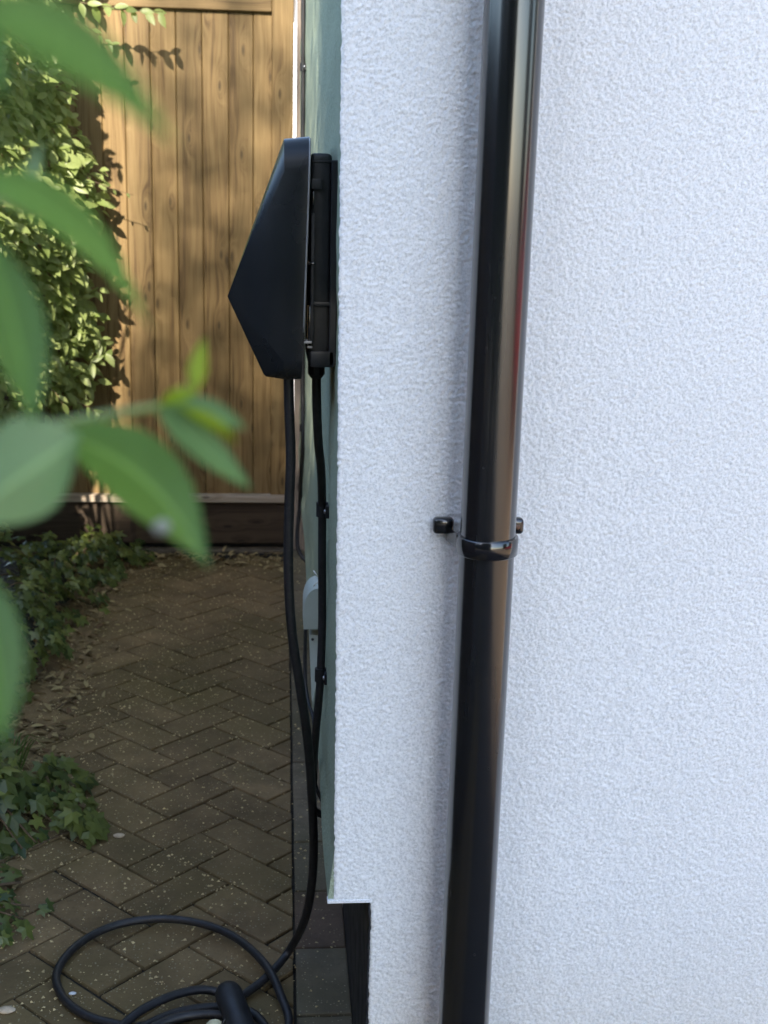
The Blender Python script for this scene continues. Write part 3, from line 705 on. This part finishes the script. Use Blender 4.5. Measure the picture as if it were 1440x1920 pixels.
# ------------------------------------------------------------------ leaf shapes
def oval_leaf(l=1.0, w=0.46, fold=0.16, droop=0.16):      # along +Y, up +Z ; 12 verts
    sec = [(0.0, 0.03), (0.22, 0.75), (0.48, 1.0), (0.75, 0.68), (1.0, 0.0)]
    V, Fc = [], []
    for s, k in sec[:-1]:
        z = -droop * s * s * l
        V += [(-w / 2 * k * l, s * l, z + fold * k * w * l), (0, s * l, z), (w / 2 * k * l, s * l, z + fold * k * w * l)]
    V.append((0, l, -droop * l))
    for i in range(3):
        a = i * 3; Fc += [(a, a + 1, a + 4, a + 3), (a + 1, a + 2, a + 5, a + 4)]
    Fc += [(9, 10, 12), (10, 11, 12)]
    return np.array(V), Fc
def ivy_leaf():
    ang = [(-150, .35), (-118, .62), (-80, .40), (-52, .78), (-28, .50), (0, 1.0), (28, .50), (52, .78), (80, .40), (118, .62), (150, .35)]
    V = [(0, 0, 0.05)]
    for a, r_ in ang: V.append((r_ * math.sin(R(a)) * 0.6, r_ * math.cos(R(a)) * 0.62, -0.10 * r_ * r_ * (1.0 if r_ > .55 else 0.3)))
    V = np.array(V); V[:, 1] += 0.2
    return V, [(0, i, i + 1) for i in range(1, 11)]
OV, OF = oval_leaf(); IV, IF = ivy_leaf()
OV2, OF2 = oval_leaf(1.0, 0.36, 0.12, 0.3)
def rot_from(nrm, spin):
    n = Vector(nrm).normalized(); t = n.orthogonal().normalized(); t = Matrix.Rotation(spin, 3, n) @ t
    return np.array([t.cross(n), t, n]).T       # columns x,y,z
def facing(nrm, tip):                        # leaf with normal nrm and tip pointing towards 'tip'
    n = Vector(nrm).normalized(); t = Vector(tip) - n * Vector(tip).dot(n)
    t = t.normalized() if t.length > 1e-4 else n.orthogonal().normalized()
    return np.array([t.cross(n), t, n]).T
class Foliage:
    def __init__(s): s.V = []; s.F = []; s.T = []; s.n = 0
    def add(s, LV, LF, M3, P, size, tint):
        W = LV @ (M3.T * size) + np.array(P); s.V.append(W); s.F += [tuple(i + s.n for i in f) for f in LF]; s.n += len(LV); s.T.append(np.full(len(LV), tint))
    def build(s, name, mm, smooth=True):
        return mesh(name, np.concatenate(s.V), s.F, mm, None, smooth, np.concatenate(s.T))
def leaf_obj(me, M3, P, size, parent):
    o = bpy.data.objects.new('leaf', me); COL.objects.link(o); o.parent = parent
    m4 = Matrix([[*(M3[r_] * size), P[r_] - parent.location[r_]] for r_ in range(3)] + [[0, 0, 0, 1]])
    o.matrix_local = m4; return o
def leaf_data(name, LV, LF, mm):
    me = bpy.data.meshes.new(name); me.from_pydata([tuple(v) for v in LV], [], LF); me.materials.append(mm); me.shade_smooth(); return me
ME_OVAL = leaf_data('leaf', OV, OF, M_HEDGE_O); ME_IVY = leaf_data('leaf', IV, IF, M_IVY_O)

# ------------------------------------------------------------------ fence and climbing hedge on the left
fence = thing('side_fence', 'dark close boarded timber fence behind the climbing hedge', 'fence', (-1.36, 2.5, 0))
Y = 0.3
while Y < 4.85:
    o = box('board', -1.375, -1.36, Y, Y + 0.118, 0.03, 1.75 + random.uniform(-.006, .006), M_FENCE, fence); Y += 0.122
for y in (0.4, 1.9, 3.4, 4.7): box('post', -1.46, -1.376, y, y + 0.08, -0.03, 1.85, M_FENCE, fence, 0.004)
for z in (0.35, 1.45): box('rail', -1.42, -1.377, 0.3, 4.84, z, z + 0.07, M_FENCE, fence)

hedge = thing('climbing_hedge', 'leafy honeysuckle hedge overhanging the path, sunlit along its top', 'hedge', (-0.95, 3.6, 0))
def hedge_face(Y, z):                     # X of the outer leaf surface: bulges, thins towards the ground
    b = 0.03 * math.sin(Y * 5.1 + z * 3.0) + 0.03 * math.sin(z * 9.0 - Y * 2.2) + 0.02 * math.sin(Y * 13 + z * 11)
    base = -1.34 + 0.37 * (Y - 2.9)
    if z < 0.75: base -= 0.55 * (0.75 - z)
    return base + b
F = Foliage(); singles = 0
random.seed(21)
for n_ in range(14000):
    Yy = random.uniform(3.45, 4.76); z = random.uniform(0.30, 2.25)
    if z < 0.62 and random.random() < 0.55: continue
    dpt = abs(random.gauss(0, 0.075)) if random.random() < 0.8 else random.uniform(0, 0.55)
    x = hedge_face(Yy, z) - dpt + random.uniform(-.01, .03)
    if x < -1.33: continue
    # clumps: skip holes
    hole = math.sin(Yy * 9.3 + 1.7 * math.sin(z * 6)) * math.sin(z * 8.1 + 1.3 * math.sin(Yy * 7)) 
    if hole > 0.62 and dpt < 0.12: continue
    nrm = Vector((0.40, -0.85, 0.65)) + Vector((random.gauss(0, .42), random.gauss(0, .42), random.gauss(0, .42)))
    tip = Vector((0.4 + random.gauss(0, .6), random.gauss(0, .8), -0.6 + random.gauss(0, .5)))
    M3 = facing(nrm, tip); size = random.uniform(0.036, 0.066)
    tint = min(1, max(0, random.gauss(0.5, 0.25)))
    if singles < 260 and dpt < 0.035 and Yy > 3.75 and size > 0.036 and random.random() < 0.5:
        leaf_obj(ME_OVAL, M3, (x, Yy, z), size, hedge); singles += 1
    else: F.add(OV, OF, M3, (x, Yy, z), size, tint)
# the sprays that reach out over the gate
def spray(pts, nleaf, size, yel=False):
    c = catmull([Vector(p) for p in pts], 8)
    tube('twig', pts, lambda s: 0.0022 * (1 - 0.6 * s), M_TWIG, hedge, 6, 6)
    for k in range(nleaf):
        P = c[int((k + 0.5) / nleaf * (len(c) - 1))]; sd = 1 if k % 2 else -1
        leaf_obj(ME_OVAL, facing((random.gauss(.2, .3), -0.8, 0.5 + random.gauss(0, .3)), (0.45 + random.gauss(0, .25), random.gauss(0, .3), -0.6 * 1 + 0.55 * sd)), P, size * random.uniform(.8, 1.15), hedge)
spray([at_y(150, 5, 4.68), at_y(200, 12, 4.68), at_y(255, 20, 4.68), at_y(305, 22, 4.68)], 13, 0.055)
spray([at_y(110, 20, 4.68), at_y(160, 50, 4.68), at_y(195, 75, 4.68), at_y(212, 85, 4.68)], 8, 0.035)
spray([at_y(120, 290, 4.68), at_y(160, 330, 4.68), at_y(200, 350, 4.68), at_y(250, 366, 4.68)], 6, 0.028)
spray([at_y(120, 560, 4.68), at_y(160, 555, 4.68), at_y(195, 535, 4.68)], 6, 0.050)
spray([at_y(60, 720, 4.68), at_y(110, 745, 4.68), at_y(160, 760, 4.68), at_y(185, 778, 4.68)], 9, 0.052)
for k in range(16):
    ya = random.uniform(3.9, 4.65); za = random.uniform(0.5, 1.9); xa = hedge_face(ya, za)
    spray([(xa - .05, ya, za), (xa + .03, ya - .03, za - .01), (xa + random.uniform(.05, .09), ya - random.uniform(.03, .1), za + random.uniform(-.07, .04))], 5, 0.042)
fo = F.build('foliage', M_HEDGE); adopt(fo, hedge); kind(fo, 'stuff')
for k in range(14):
    y = 2.95 + k * 0.125; pts = [(-1.0 - random.uniform(0, .2), y, -0.02)]
    for z in (0.4, 0.8, 1.3, 1.8): pts.append((-0.95 + random.uniform(-.15, .12), y + random.uniform(-.15, .15), z))
    tube('stem', pts, lambda s: 0.012 * (1 - 0.6 * s), M_BARK, hedge, 6, 5)

# ------------------------------------------------------------------ ivy
def ivy_patch(label, cx, cy, rx, ry, hgt, count, nsing, seed, lean=0.0, size=(0.024, 0.07), shape=None):
    random.seed(seed)
    root = thing('ivy', label, 'ivy', (cx, cy, 0), 'ivy growing along the left edge of the path')
    F = Foliage(); s_ = 0; tries = 0; made = 0
    while made < count and tries < count * 6:
        tries += 1
        a = random.uniform(0, 2 * math.pi); q = math.sqrt(random.random())
        wob = 0.86 + 0.20 * math.sin(3 * a + seed) + 0.14 * math.sin(7 * a + 2 * seed) + 0.10 * math.sin(13 * a)
        x, y = cx + rx * q * wob * math.cos(a), cy + ry * q * wob * math.sin(a)
        top = hgt * (1 - q ** 2.2) * (0.62 + 0.38 * math.sin(x * 27 + 1.5 * math.sin(y * 19))) + 0.022
        if shape and not shape(x, y): continue
        z = top * (1 - abs(random.gauss(0, 0.22))); z = max(0.012, z)
        nrm = Vector((0.35 + 0.55 * q * math.cos(a), -0.5 + 0.5 * q * math.sin(a), 0.95)) + Vector((random.gauss(0, .38), random.gauss(0, .38), random.gauss(0, .25)))
        tip = Vector((math.cos(a) * 0.6 + 0.35 + random.gauss(0, .5), math.sin(a) * 0.5 - 0.3 + random.gauss(0, .5), -0.5 + random.gauss(0, .3)))
        M3 = facing(nrm, tip); sz = random.uniform(*size); made += 1
        if s_ < nsing and z > top * 0.8: leaf_obj(ME_IVY, M3, (x, y, z), sz, root); s_ += 1
        else: F.add(IV, IF, M3, (x, y, z), sz, min(1, max(0, random.gauss(.45, .27))))
    fo = F.build('foliage', M_IVY, False); adopt(fo, root); kind(fo, 'stuff')
    for k in range(7):
        a = random.uniform(0, 6.28); p0 = Vector((cx - 0.3 * rx, cy, 0.01))
        p1 = Vector((cx + rx * 0.8 * math.cos(a), cy + ry * 0.8 * math.sin(a), 0.02))
        tube('stem', [p0, (p0 + p1) / 2 + Vector((0, 0, hgt * 0.4)), p1], 0.0022, M_TWIG, root, 5, 5)
    return root
ivy_patch('tall ivy clump under the hedge beside the sunlit left of the path', -0.84, 3.72, 0.30, 0.62, 0.36, 1000, 90, 5)
ivy_patch('ivy trailing against the dark foot of the gate', -0.70, 4.55, 0.26, 0.32, 0.16, 460, 50, 6)
ivy_patch('dark glossy ivy mound spilling over the pavers opposite the pipe cover', -0.635, 2.62, 0.24, 0.27, 0.20, 520, 80, 8, size=(0.026, 0.078))
ivy_patch('straggling low ivy beside the coiled lead', -0.575, 2.22, 0.15, 0.18, 0.05, 80, 30, 9, size=(0.03, 0.055))
ivy_patch('ivy hugging the soil between the two larger clumps', -0.80, 3.05, 0.16, 0.30, 0.10, 150, 40, 10)

# ------------------------------------------------------------------ litter, grit, pebbles, twigs
random.seed(31)
F = Foliage()
for k in range(1500):
    if random.random() < 0.72:
        y = random.uniform(2.0, 4.75); x = -0.55 + 0.02 * (y - 3) - abs(random.gauss(0, 0.10)) + random.gauss(0, .055)
    else:
        y = 4.76 - abs(random.gauss(0, 0.09)); x = random.uniform(-0.75, 0.08)
    nrm = Vector((random.gauss(0, .35), random.gauss(0, .35), 1))
    F.add(OV2, OF2, rot_from(nrm, random.uniform(0, 6.28)), (x, y, random.uniform(0.002, 0.010)), random.uniform(0.014, 0.042), random.random())
kind(F.build('leaf_litter', M_LITTER), 'stuff')['label'] = 'dry leaf litter and clippings scattered along the path edge'
F = Foliage(); tet = np.array([(-.5, -.3, 0), (.5, -.3, 0), (0, .55, 0), (0, 0, .5)]); TF = [(0, 1, 3), (1, 2, 3), (2, 0, 3)]
for k in range(10000):
    x = random.uniform(-0.62, 0.12); y = random.uniform(0.9, 4.7)
    s_ = random.choice((0.0016, 0.0022, 0.0028, 0.0036, 0.0055)) * random.uniform(.7, 1.3)
    if random.random() < (0.55 if x > -0.05 else 0.1): continue
    F.add(tet * np.array((1, random.uniform(.6, 1.6), 1)), TF, rot_from((0, 0, 1), random.uniform(0, 6.28)), (x, y, 0.0006), s_, random.random())
kind(F.build('grit', M_GRIT, False), 'stuff')['label'] = 'pale crumbs of grit and petals speckling the pavers'
for u, v in ((205, 1160), (150, 1065), (222, 1210), (305, 1075), (410, 1085), (470, 1030), (515, 1035), (80, 1215), (190, 1290), (60, 1345), (330, 1030), (395, 1040)):
    P = at_z(u, v, 0.004); o = leaf_obj(leaf_data('leaf', OV2 * np.array((1, 1, random.uniform(.5, 2.0))), OF2, M_LITTER_O), rot_from((random.gauss(0, .2), random.gauss(0, .2), 1), random.uniform(0, 6.28)), (P.x, P.y, 0.008), random.uniform(0.03, 0.055), path)
    mw = Matrix.Translation(path.location) @ o.matrix_local; o.parent = None; o.matrix_local = mw; o.name = 'fallen_leaf'
    tag(o, 'dry curled brown leaf lying loose on the path', 'leaf', 'fallen leaves on the path')
for nm, lab, u, v, s_, mm in (('pebble', 'small cream pebble lying alone on a dark paver', 223, 1569, 0.0085, M_STONE), ('white_stone', 'pale white flake of stone beside the straggling ivy', 12, 1897, 0.010, M_STONE), ('pebble', 'tiny white pebble beside the coiled lead', 136, 1864, 0.0045, M_WHITEPLASTIC)):
    P = at_z(u, v, 0.0); bm = bmesh.new(); bmesh.ops.create_icosphere(bm, subdivisions=2, radius=1)
    for v_ in bm.verts: v_.co = Vector((v_.co.x * s_ * 1.5 * random.uniform(.93, 1.07), v_.co.y * s_, v_.co.z * s_ * 0.45)) + P + Vector((0, 0, s_ * .35))
    tag(from_bm(nm, bm, mm, None, 60), lab, 'stone')
tw = [((90, 1560), (190, 1550), 'long'), ((60, 1590), (150, 1552), 'bent'), ((105, 1330), (150, 1300), 'short'), ((300, 1085), (345, 1060), 'dark')]
for (ua, va), (ub, vb), w in tw:
    a, b = at_z(ua, va, .006), at_z(ub, vb, .006)
    tag(tube('twig', [a, (a + b) / 2 + Vector((.006, .004, .004)), b], 0.0016, M_TWIG, None, 5, 4), {'long': 'long thin twig poking out of the dark ivy mound onto the pavers', 'bent': 'bent brown twig under the dark glossy ivy mound', 'short': 'short twig among the litter by the path edge', 'dark': 'dark twig lying near the gate among litter'}[w], 'twig')
# a grass tuft at the path edge
gt = thing('grass_tuft', 'small arching grass tuft at the path edge above the dark ivy', 'grass', at_z(20, 1440, 0))
for k in range(12):
    b = at_z(random.uniform(0, 40), random.uniform(1425, 1450), 0); t2 = b + Vector((random.uniform(-.02, .10), random.uniform(-.06, .10), random.uniform(.03, .10)))
    mid = (b + t2) / 2 + Vector((0, 0, .04)); c = catmull([b, mid, t2], 5); V, Fc = [], []
    for i, p in enumerate(c):
        w = 0.0026 * (1 - i / (len(c) - 1)) + .0002; V += [p + Vector((w, w * .5, 0)), p - Vector((w, w * .5, 0))]
    adopt(mesh('blade', V, [(2 * i, 2 * i + 1, 2 * i + 3, 2 * i + 2) for i in range(len(c) - 1)], M_GRASS, None, True, [random.random()] * len(V)), gt)

# ------------------------------------------------------------------ shrub close to the camera
shrub = thing('shrub', 'broad leaved green shrub reaching in close beside the path', 'shrub', (-0.30, 0.30, 0))
def fore_leaf(b, m_, t_, w, roll, mm, fold=0.25, label=None, peak=0.45, bulge=0.9):
    """b, m_, t_: (u, v, distance) of base, middle and tip"""
    B, Mv, T = (at_d(*q) for q in (b, m_, t_)); Cc = Mv * 2 - (B + T) / 2
    nU, nV = 22, 8; V, Fc, AC = [], [], []
    for i in range(nU + 1):
        s = i / nU; P = B * (1 - s) ** 2 + Cc * 2 * s * (1 - s) + T * s * s
        tg = ((Cc - B) * (1 - s) + (T - Cc) * s).normalized(); vw = (P - CAM).normalized()
        side = tg.cross(vw).normalized(); side = Matrix.Rotation(roll, 3, tg) @ side; nn = side.cross(tg).normalized()
        k = (s / peak) ** 0.75 if s < peak else 1.0
        k = math.sin(min(1, s / (2 * peak)) * math.pi) if s < peak else math.cos((s - peak) / (1 - peak) * math.pi / 2) ** bulge
        k = max(k, 0.03 if s < .5 else 0.0)
        for j in range(nV + 1):
            c = (j / nV - 0.5) * 2; V.append(P + side * (c * k * w / 2) + nn * (abs(c) ** 1.3 * fold * k * w / 2 + 0.0006 * math.sin(s * 60 + abs(c) * 5) * abs(c))); AC.append(abs(c))
    for i in range(nU):
        for j in range(nV): a = i * (nV + 1) + j; Fc.append((a, a + 1, a + nV + 2, a + nV + 1))
    o = mesh('leaf', V, Fc, mm, None, True); at = o.data.attributes.new('across', 'FLOAT', 'POINT'); at.data.foreach_set('value', np.array(AC, np.float32))
    adopt(o, shrub)
    if label: o['label'] = label
    return o
PX = lambda px, d: px / F_PX * d
fore_leaf((-70, 30, .165), (120, 80, .17), (335, 280, .18), PX(128, .17), 0.35, M_FORE, bulge=1.1)
fore_leaf((-90, 345, .25), (110, 405, .26), (285, 618, .27), PX(108, .26), 0.75, M_FORE, bulge=1.25)
fore_leaf((-30, 430, .26), (28, 620, .26), (66, 800, .26), PX(112, .26), 0.25, M_FORE, bulge=1.15)
fore_leaf((95, 812, .30), (265, 895, .30), (392, 1066, .29), PX(148, .30), 0.3, M_FORE, bulge=1.15, label='shrub leaf with a pale bleached spot')
fore_leaf((150, 815, .30), (60, 880, .285), (-90, 985, .27), PX(190, .29), -0.3, M_PALEBACK)
fore_leaf((-60, 1050, .24), (-14, 1210, .24), (4, 1400, .24), PX(110, .24), 0.2, M_FORE)
fore_leaf((-40, 20, .23), (-12, 100, .23), (8, 190, .23), PX(40, .23), 0.2, M_FORE)
fore_leaf((60, 410, .30), (62, 340, .30), (78, 265, .31), PX(34, .3), 0.5, M_PALEBACK)
fore_leaf((80, 372, .29), (100, 360, .29), (120, 372, .29), PX(26, .29), 0.2, M_YOUNG, label='tiny yellow green leaf bud')
# young shoot
fore_leaf((300, 758, .32), (385, 775, .325), (462, 805, .33), PX(60, .32), 0.5, M_PALEBACK, label='pale young leaf at the shoot tip')
fore_leaf((285, 752, .32), (375, 835, .325), (472, 918, .33), PX(72, .32), 0.55, M_PALEBACK, label='pale young leaf below the shoot tip')
fore_leaf((366, 735, .32), (372, 690, .32), (383, 632, .32), PX(36, .32), 0.3, M_YOUNG, label='upright yellow green new leaf')
fore_leaf((330, 762, .318), (395, 790, .32), (445, 832, .325), PX(26, .32), 0.2, M_YOUNG, label='yellow green new leaf at the shoot tip')
fore_leaf((298, 760, .318), (340, 740, .318), (372, 735, .32), PX(30, .32), 0.2, M_YOUNG, label='yellow green new leaf at the shoot base')
tube('twig', [at_d(-160, 860, .29), at_d(40, 815, .30), at_d(170, 785, .31), at_d(300, 762, .32)], lambda s: 0.0021 * (1 - .55 * s), M_STEM, shrub, 8, 8)
tube('twig', [at_d(-160, 860, .29), at_d(-150, 600, .27), at_d(-100, 420, .26), at_d(-95, 340, .25)], lambda s: 0.002 * (1 - .4 * s), M_STEM, shrub, 8, 8)
tube('twig', [at_d(-95, 340, .25), at_d(10, 380, .28), at_d(65, 405, .30)], 0.0012, M_STEM, shrub, 8, 6)
base_ = at_d(-160, 860, .29)
tube('stem', [(-0.30, 0.30, -0.02), (-0.29, 0.28, 0.5), (-0.24, 0.29, 0.95), base_, at_d(-200, 300, .24), at_d(-90, 20, .2)], lambda s: 0.008 * (1 - .8 * s), M_STEM, shrub, 10, 8)
random.seed(77); F = Foliage()  # unseen crown added overhead to dapple the sun on the side wall
for k in range(1500):
    P = (random.uniform(-.85, .04), random.uniform(.30, 1.15), random.uniform(2.1, 3.6))
    F.add(OV, OF, rot_from((random.gauss(0, .5), random.gauss(-.4, .5), 1), random.uniform(0, 6.28)), P, random.uniform(.032, .05), random.random())
adopt(kind(F.build('dapple_foliage', M_IVY), 'stuff'), shrub)
for k in range(5):  # unseen branches bearing the added dapple crown
    tube('branch', [(-0.29, 0.29, 0.6 + .1 * k), (-0.33, 0.36, 1.7), (-0.30 + .06 * k, 0.35 + .12 * k, 2.5), (-0.34 + .08 * k, 0.45 + .14 * k, 3.3)], lambda s: 0.007 * (1 - .7 * s), M_BARK, shrub, 6, 6)
# bleached spot: a dab of dried residue on the leaf
sp = at_d(303, 988, .2945); bm = bmesh.new(); bmesh.ops.create_icosphere(bm, subdivisions=2, radius=1)
for v in bm.verts: v.co = sp + RIGHT * (v.co.x * 0.0022) + UP * (v.co.y * 0.0018) + FWD * (v.co.z * 0.0006)
adopt(from_bm('pale_spot', bm, M_POSTSPOT, None, 60), shrub)
# leaves of the same shrub just outside the picture
for k in range(26):
    u = random.uniform(-950, -420); v = random.uniform(-200, 1900); d = random.uniform(.24, .42)
    a = random.uniform(-.6, 1.2); Lp = random.uniform(260, 380)
    fore_leaf((u, v, d), (u + Lp * .5 * math.cos(a), v + Lp * .5 * math.sin(a) - 20, d), (u + Lp * math.cos(a) * .9, v + Lp * math.sin(a), d), PX(130, d), random.uniform(-.5, .8), M_FORE)

# ------------------------------------------------------------------ trees behind the camera, with an unseen row added to shade house and gate
def tree(label, X, Y_, H, RX, RY, count, seed, low=0.4, fade=0.85, top=6000):
    rg = np.random.default_rng(seed)
    root = thing('tree', label, 'tree', (X, Y_, 0), 'trees standing behind the viewpoint')
    tube('trunk', [(X, Y_, -0.03), (X + .05, Y_ - .03, H * .35), (X - .04, Y_, H * .7), (X, Y_, H * .95)], lambda s: 0.16 * (1 - s) + 0.02, M_BARK, root, 10, 6)
    for k in range(8):
        a = k * 0.8 + seed; z = H * (0.25 + 0.07 * k)
        tube('limb', [(X, Y_, z), (X + RX * .4 * math.cos(a), Y_ + RY * .4 * math.sin(a), z + .4), (X + RX * .8 * math.cos(a), Y_ + RY * .8 * math.sin(a), z + .6)], lambda s: 0.05 * (1 - .8 * s), M_BARK, root, 6, 4)
    V, Fc, T = [], [], []
    def put(c, l, b):
        u = rg.normal(size=3); u /= np.linalg.norm(u); w = np.cross(u, rg.normal(size=3)); w /= np.linalg.norm(w); n0 = len(V)
        V.extend([c - u * l, c + w * b, c + u * l, c - w * b]); Fc.append((n0, n0 + 1, n0 + 2, n0 + 3)); T.extend([rg.random()] * 4)
    for k in range(count):                      # dense body of the crown
        z = rg.uniform(low, H); a = rg.uniform(0, 6.283); q = math.sqrt(rg.random()) * (0.93 + 0.09 * math.sin(a * 5 + z * 3))
        put(np.array((X + q * RX * math.cos(a), Y_ + q * RY * math.sin(a), z)), rg.uniform(.10, .15), rg.uniform(.055, .08))
    for k in range(int(top)):           # thinning top of fine shoots
        z = H + min(rg.exponential(fade), 3.2) - 0.1; a = rg.uniform(0, 6.283); q = math.sqrt(rg.random()) * max(.35, 1 - (z - H) * .16)
        put(np.array((X + q * RX * math.cos(a), Y_ + q * RY * math.sin(a), z)), rg.uniform(.026, .042), rg.uniform(.014, .022))
    fo = mesh('crown', V, Fc, M_TREE, None, False, T); adopt(fo, root); kind(fo, 'stuff')
TY = -4.2  # added row
for X, H, RX, RY, cnt, sd, top, lab in ((-6.7, 3.0, 1.9, 1.3, 7000, 1, 7000, 'dense added evergreen shade tree farthest from the driveway in the tall row'), (-4.5, 3.0, 1.6, 1.4, 7000, 2, 6000, 'broad low added evergreen shade tree second in the tall row'), (-2.31, 5.9, 0.50, 1.0, 6500, 3, 5600, 'slim tall added evergreen shade tree between a broad tree and a narrow one'), (-1.66, 5.0, 0.42, 0.9, 5000, 5, 300, 'narrow added evergreen shade tree squeezed between two taller ones'), (-0.36, 6.3, 1.18, 1.4, 14000, 4, 6000, 'added evergreen shade tree nearest the driveway in the tall row')):
    tree(lab, X, TY, H, RX, RY, cnt, sd, fade=1.1, top=top)
tree('spreading tree beyond the red car across the driveway', 12.5, 0.5, 4.5, 2.2, 2.2, 5000, 7)
tree('round tree beyond the driveway behind the viewpoint', 11.5, -5.5, 4.2, 2.2, 2.2, 5000, 8)

# parked car seen only as a reflection in the drainpipe
car = thing('parked_car', 'small red hatchback parked on the driveway beside the house', 'car', (6.5, 0.2, 0))
prof = [(-1.95, .32), (-2.0, .62), (-1.9, .86), (-1.0, .98), (-0.35, 1.42), (0.3, 1.50), (1.25, 1.46), (1.85, 1.05), (1.98, .95), (2.0, .35)]
bm = bmesh.new(); rows = []
for y, in_ in ((-.84, .0), (.84, .0)):
    rows.append([bm.verts.new((6.5 + (y * (0.80 if z > 1.1 else 1.0)), 0.2 + x, z)) for x, z in prof])
n = len(prof)
for k in range(n): bm.faces.new((rows[0][k], rows[0][(k + 1) % n], rows[1][(k + 1) % n], rows[1][k]))
bm.faces.new(rows[0]); bm.faces.new(rows[1][::-1])
bmesh.ops.bevel(bm, geom=bm.edges[:], offset=0.06, segments=3, affect='EDGES'); adopt(from_bm('body', bm, M_RED, None, 40), car)
for sx in (-1, 1):
    for ya, yb in ((-0.75, 0.22), (0.30, 1.2)):
        V = [(6.5 + sx * .83, 0.2 + ya - (.0 if ya > 0 else .0), 1.02), (6.5 + sx * .83, 0.2 + yb, 1.02), (6.5 + sx * .72, 0.2 + yb - (.05 if yb < 1 else .12), 1.36), (6.5 + sx * .72, 0.2 + ya + (.0 if ya > 0 else .5), 1.36)]
        V += [(x - sx * .12, y, z) for x, y, z in V]
        adopt(mesh('window', V, [(0, 1, 2, 3), (4, 7, 6, 5), (0, 4, 5, 1), (1, 5, 6, 2), (2, 6, 7, 3), (3, 7, 4, 0)], M_GLASS), car)
    for yy in (-1.25, 1.25):
        c0 = Vector((6.5 + sx * .86, 0.2 + yy, .31)); ax = Vector((-sx, 0, 0))
        V, Fc = tube_data([c0, c0 + ax * .02, c0 + ax * .19, c0 + ax * .2], lambda s: .31, 24); w_ = mesh('wheel', V, Fc, M_TYRE); adopt(w_, car)
        V, Fc = tube_data([c0 - ax * .006, c0 + ax * .05], lambda s: .2, 20); rm = mesh('rim', V, Fc, M_ALLOY); rm.parent = w_
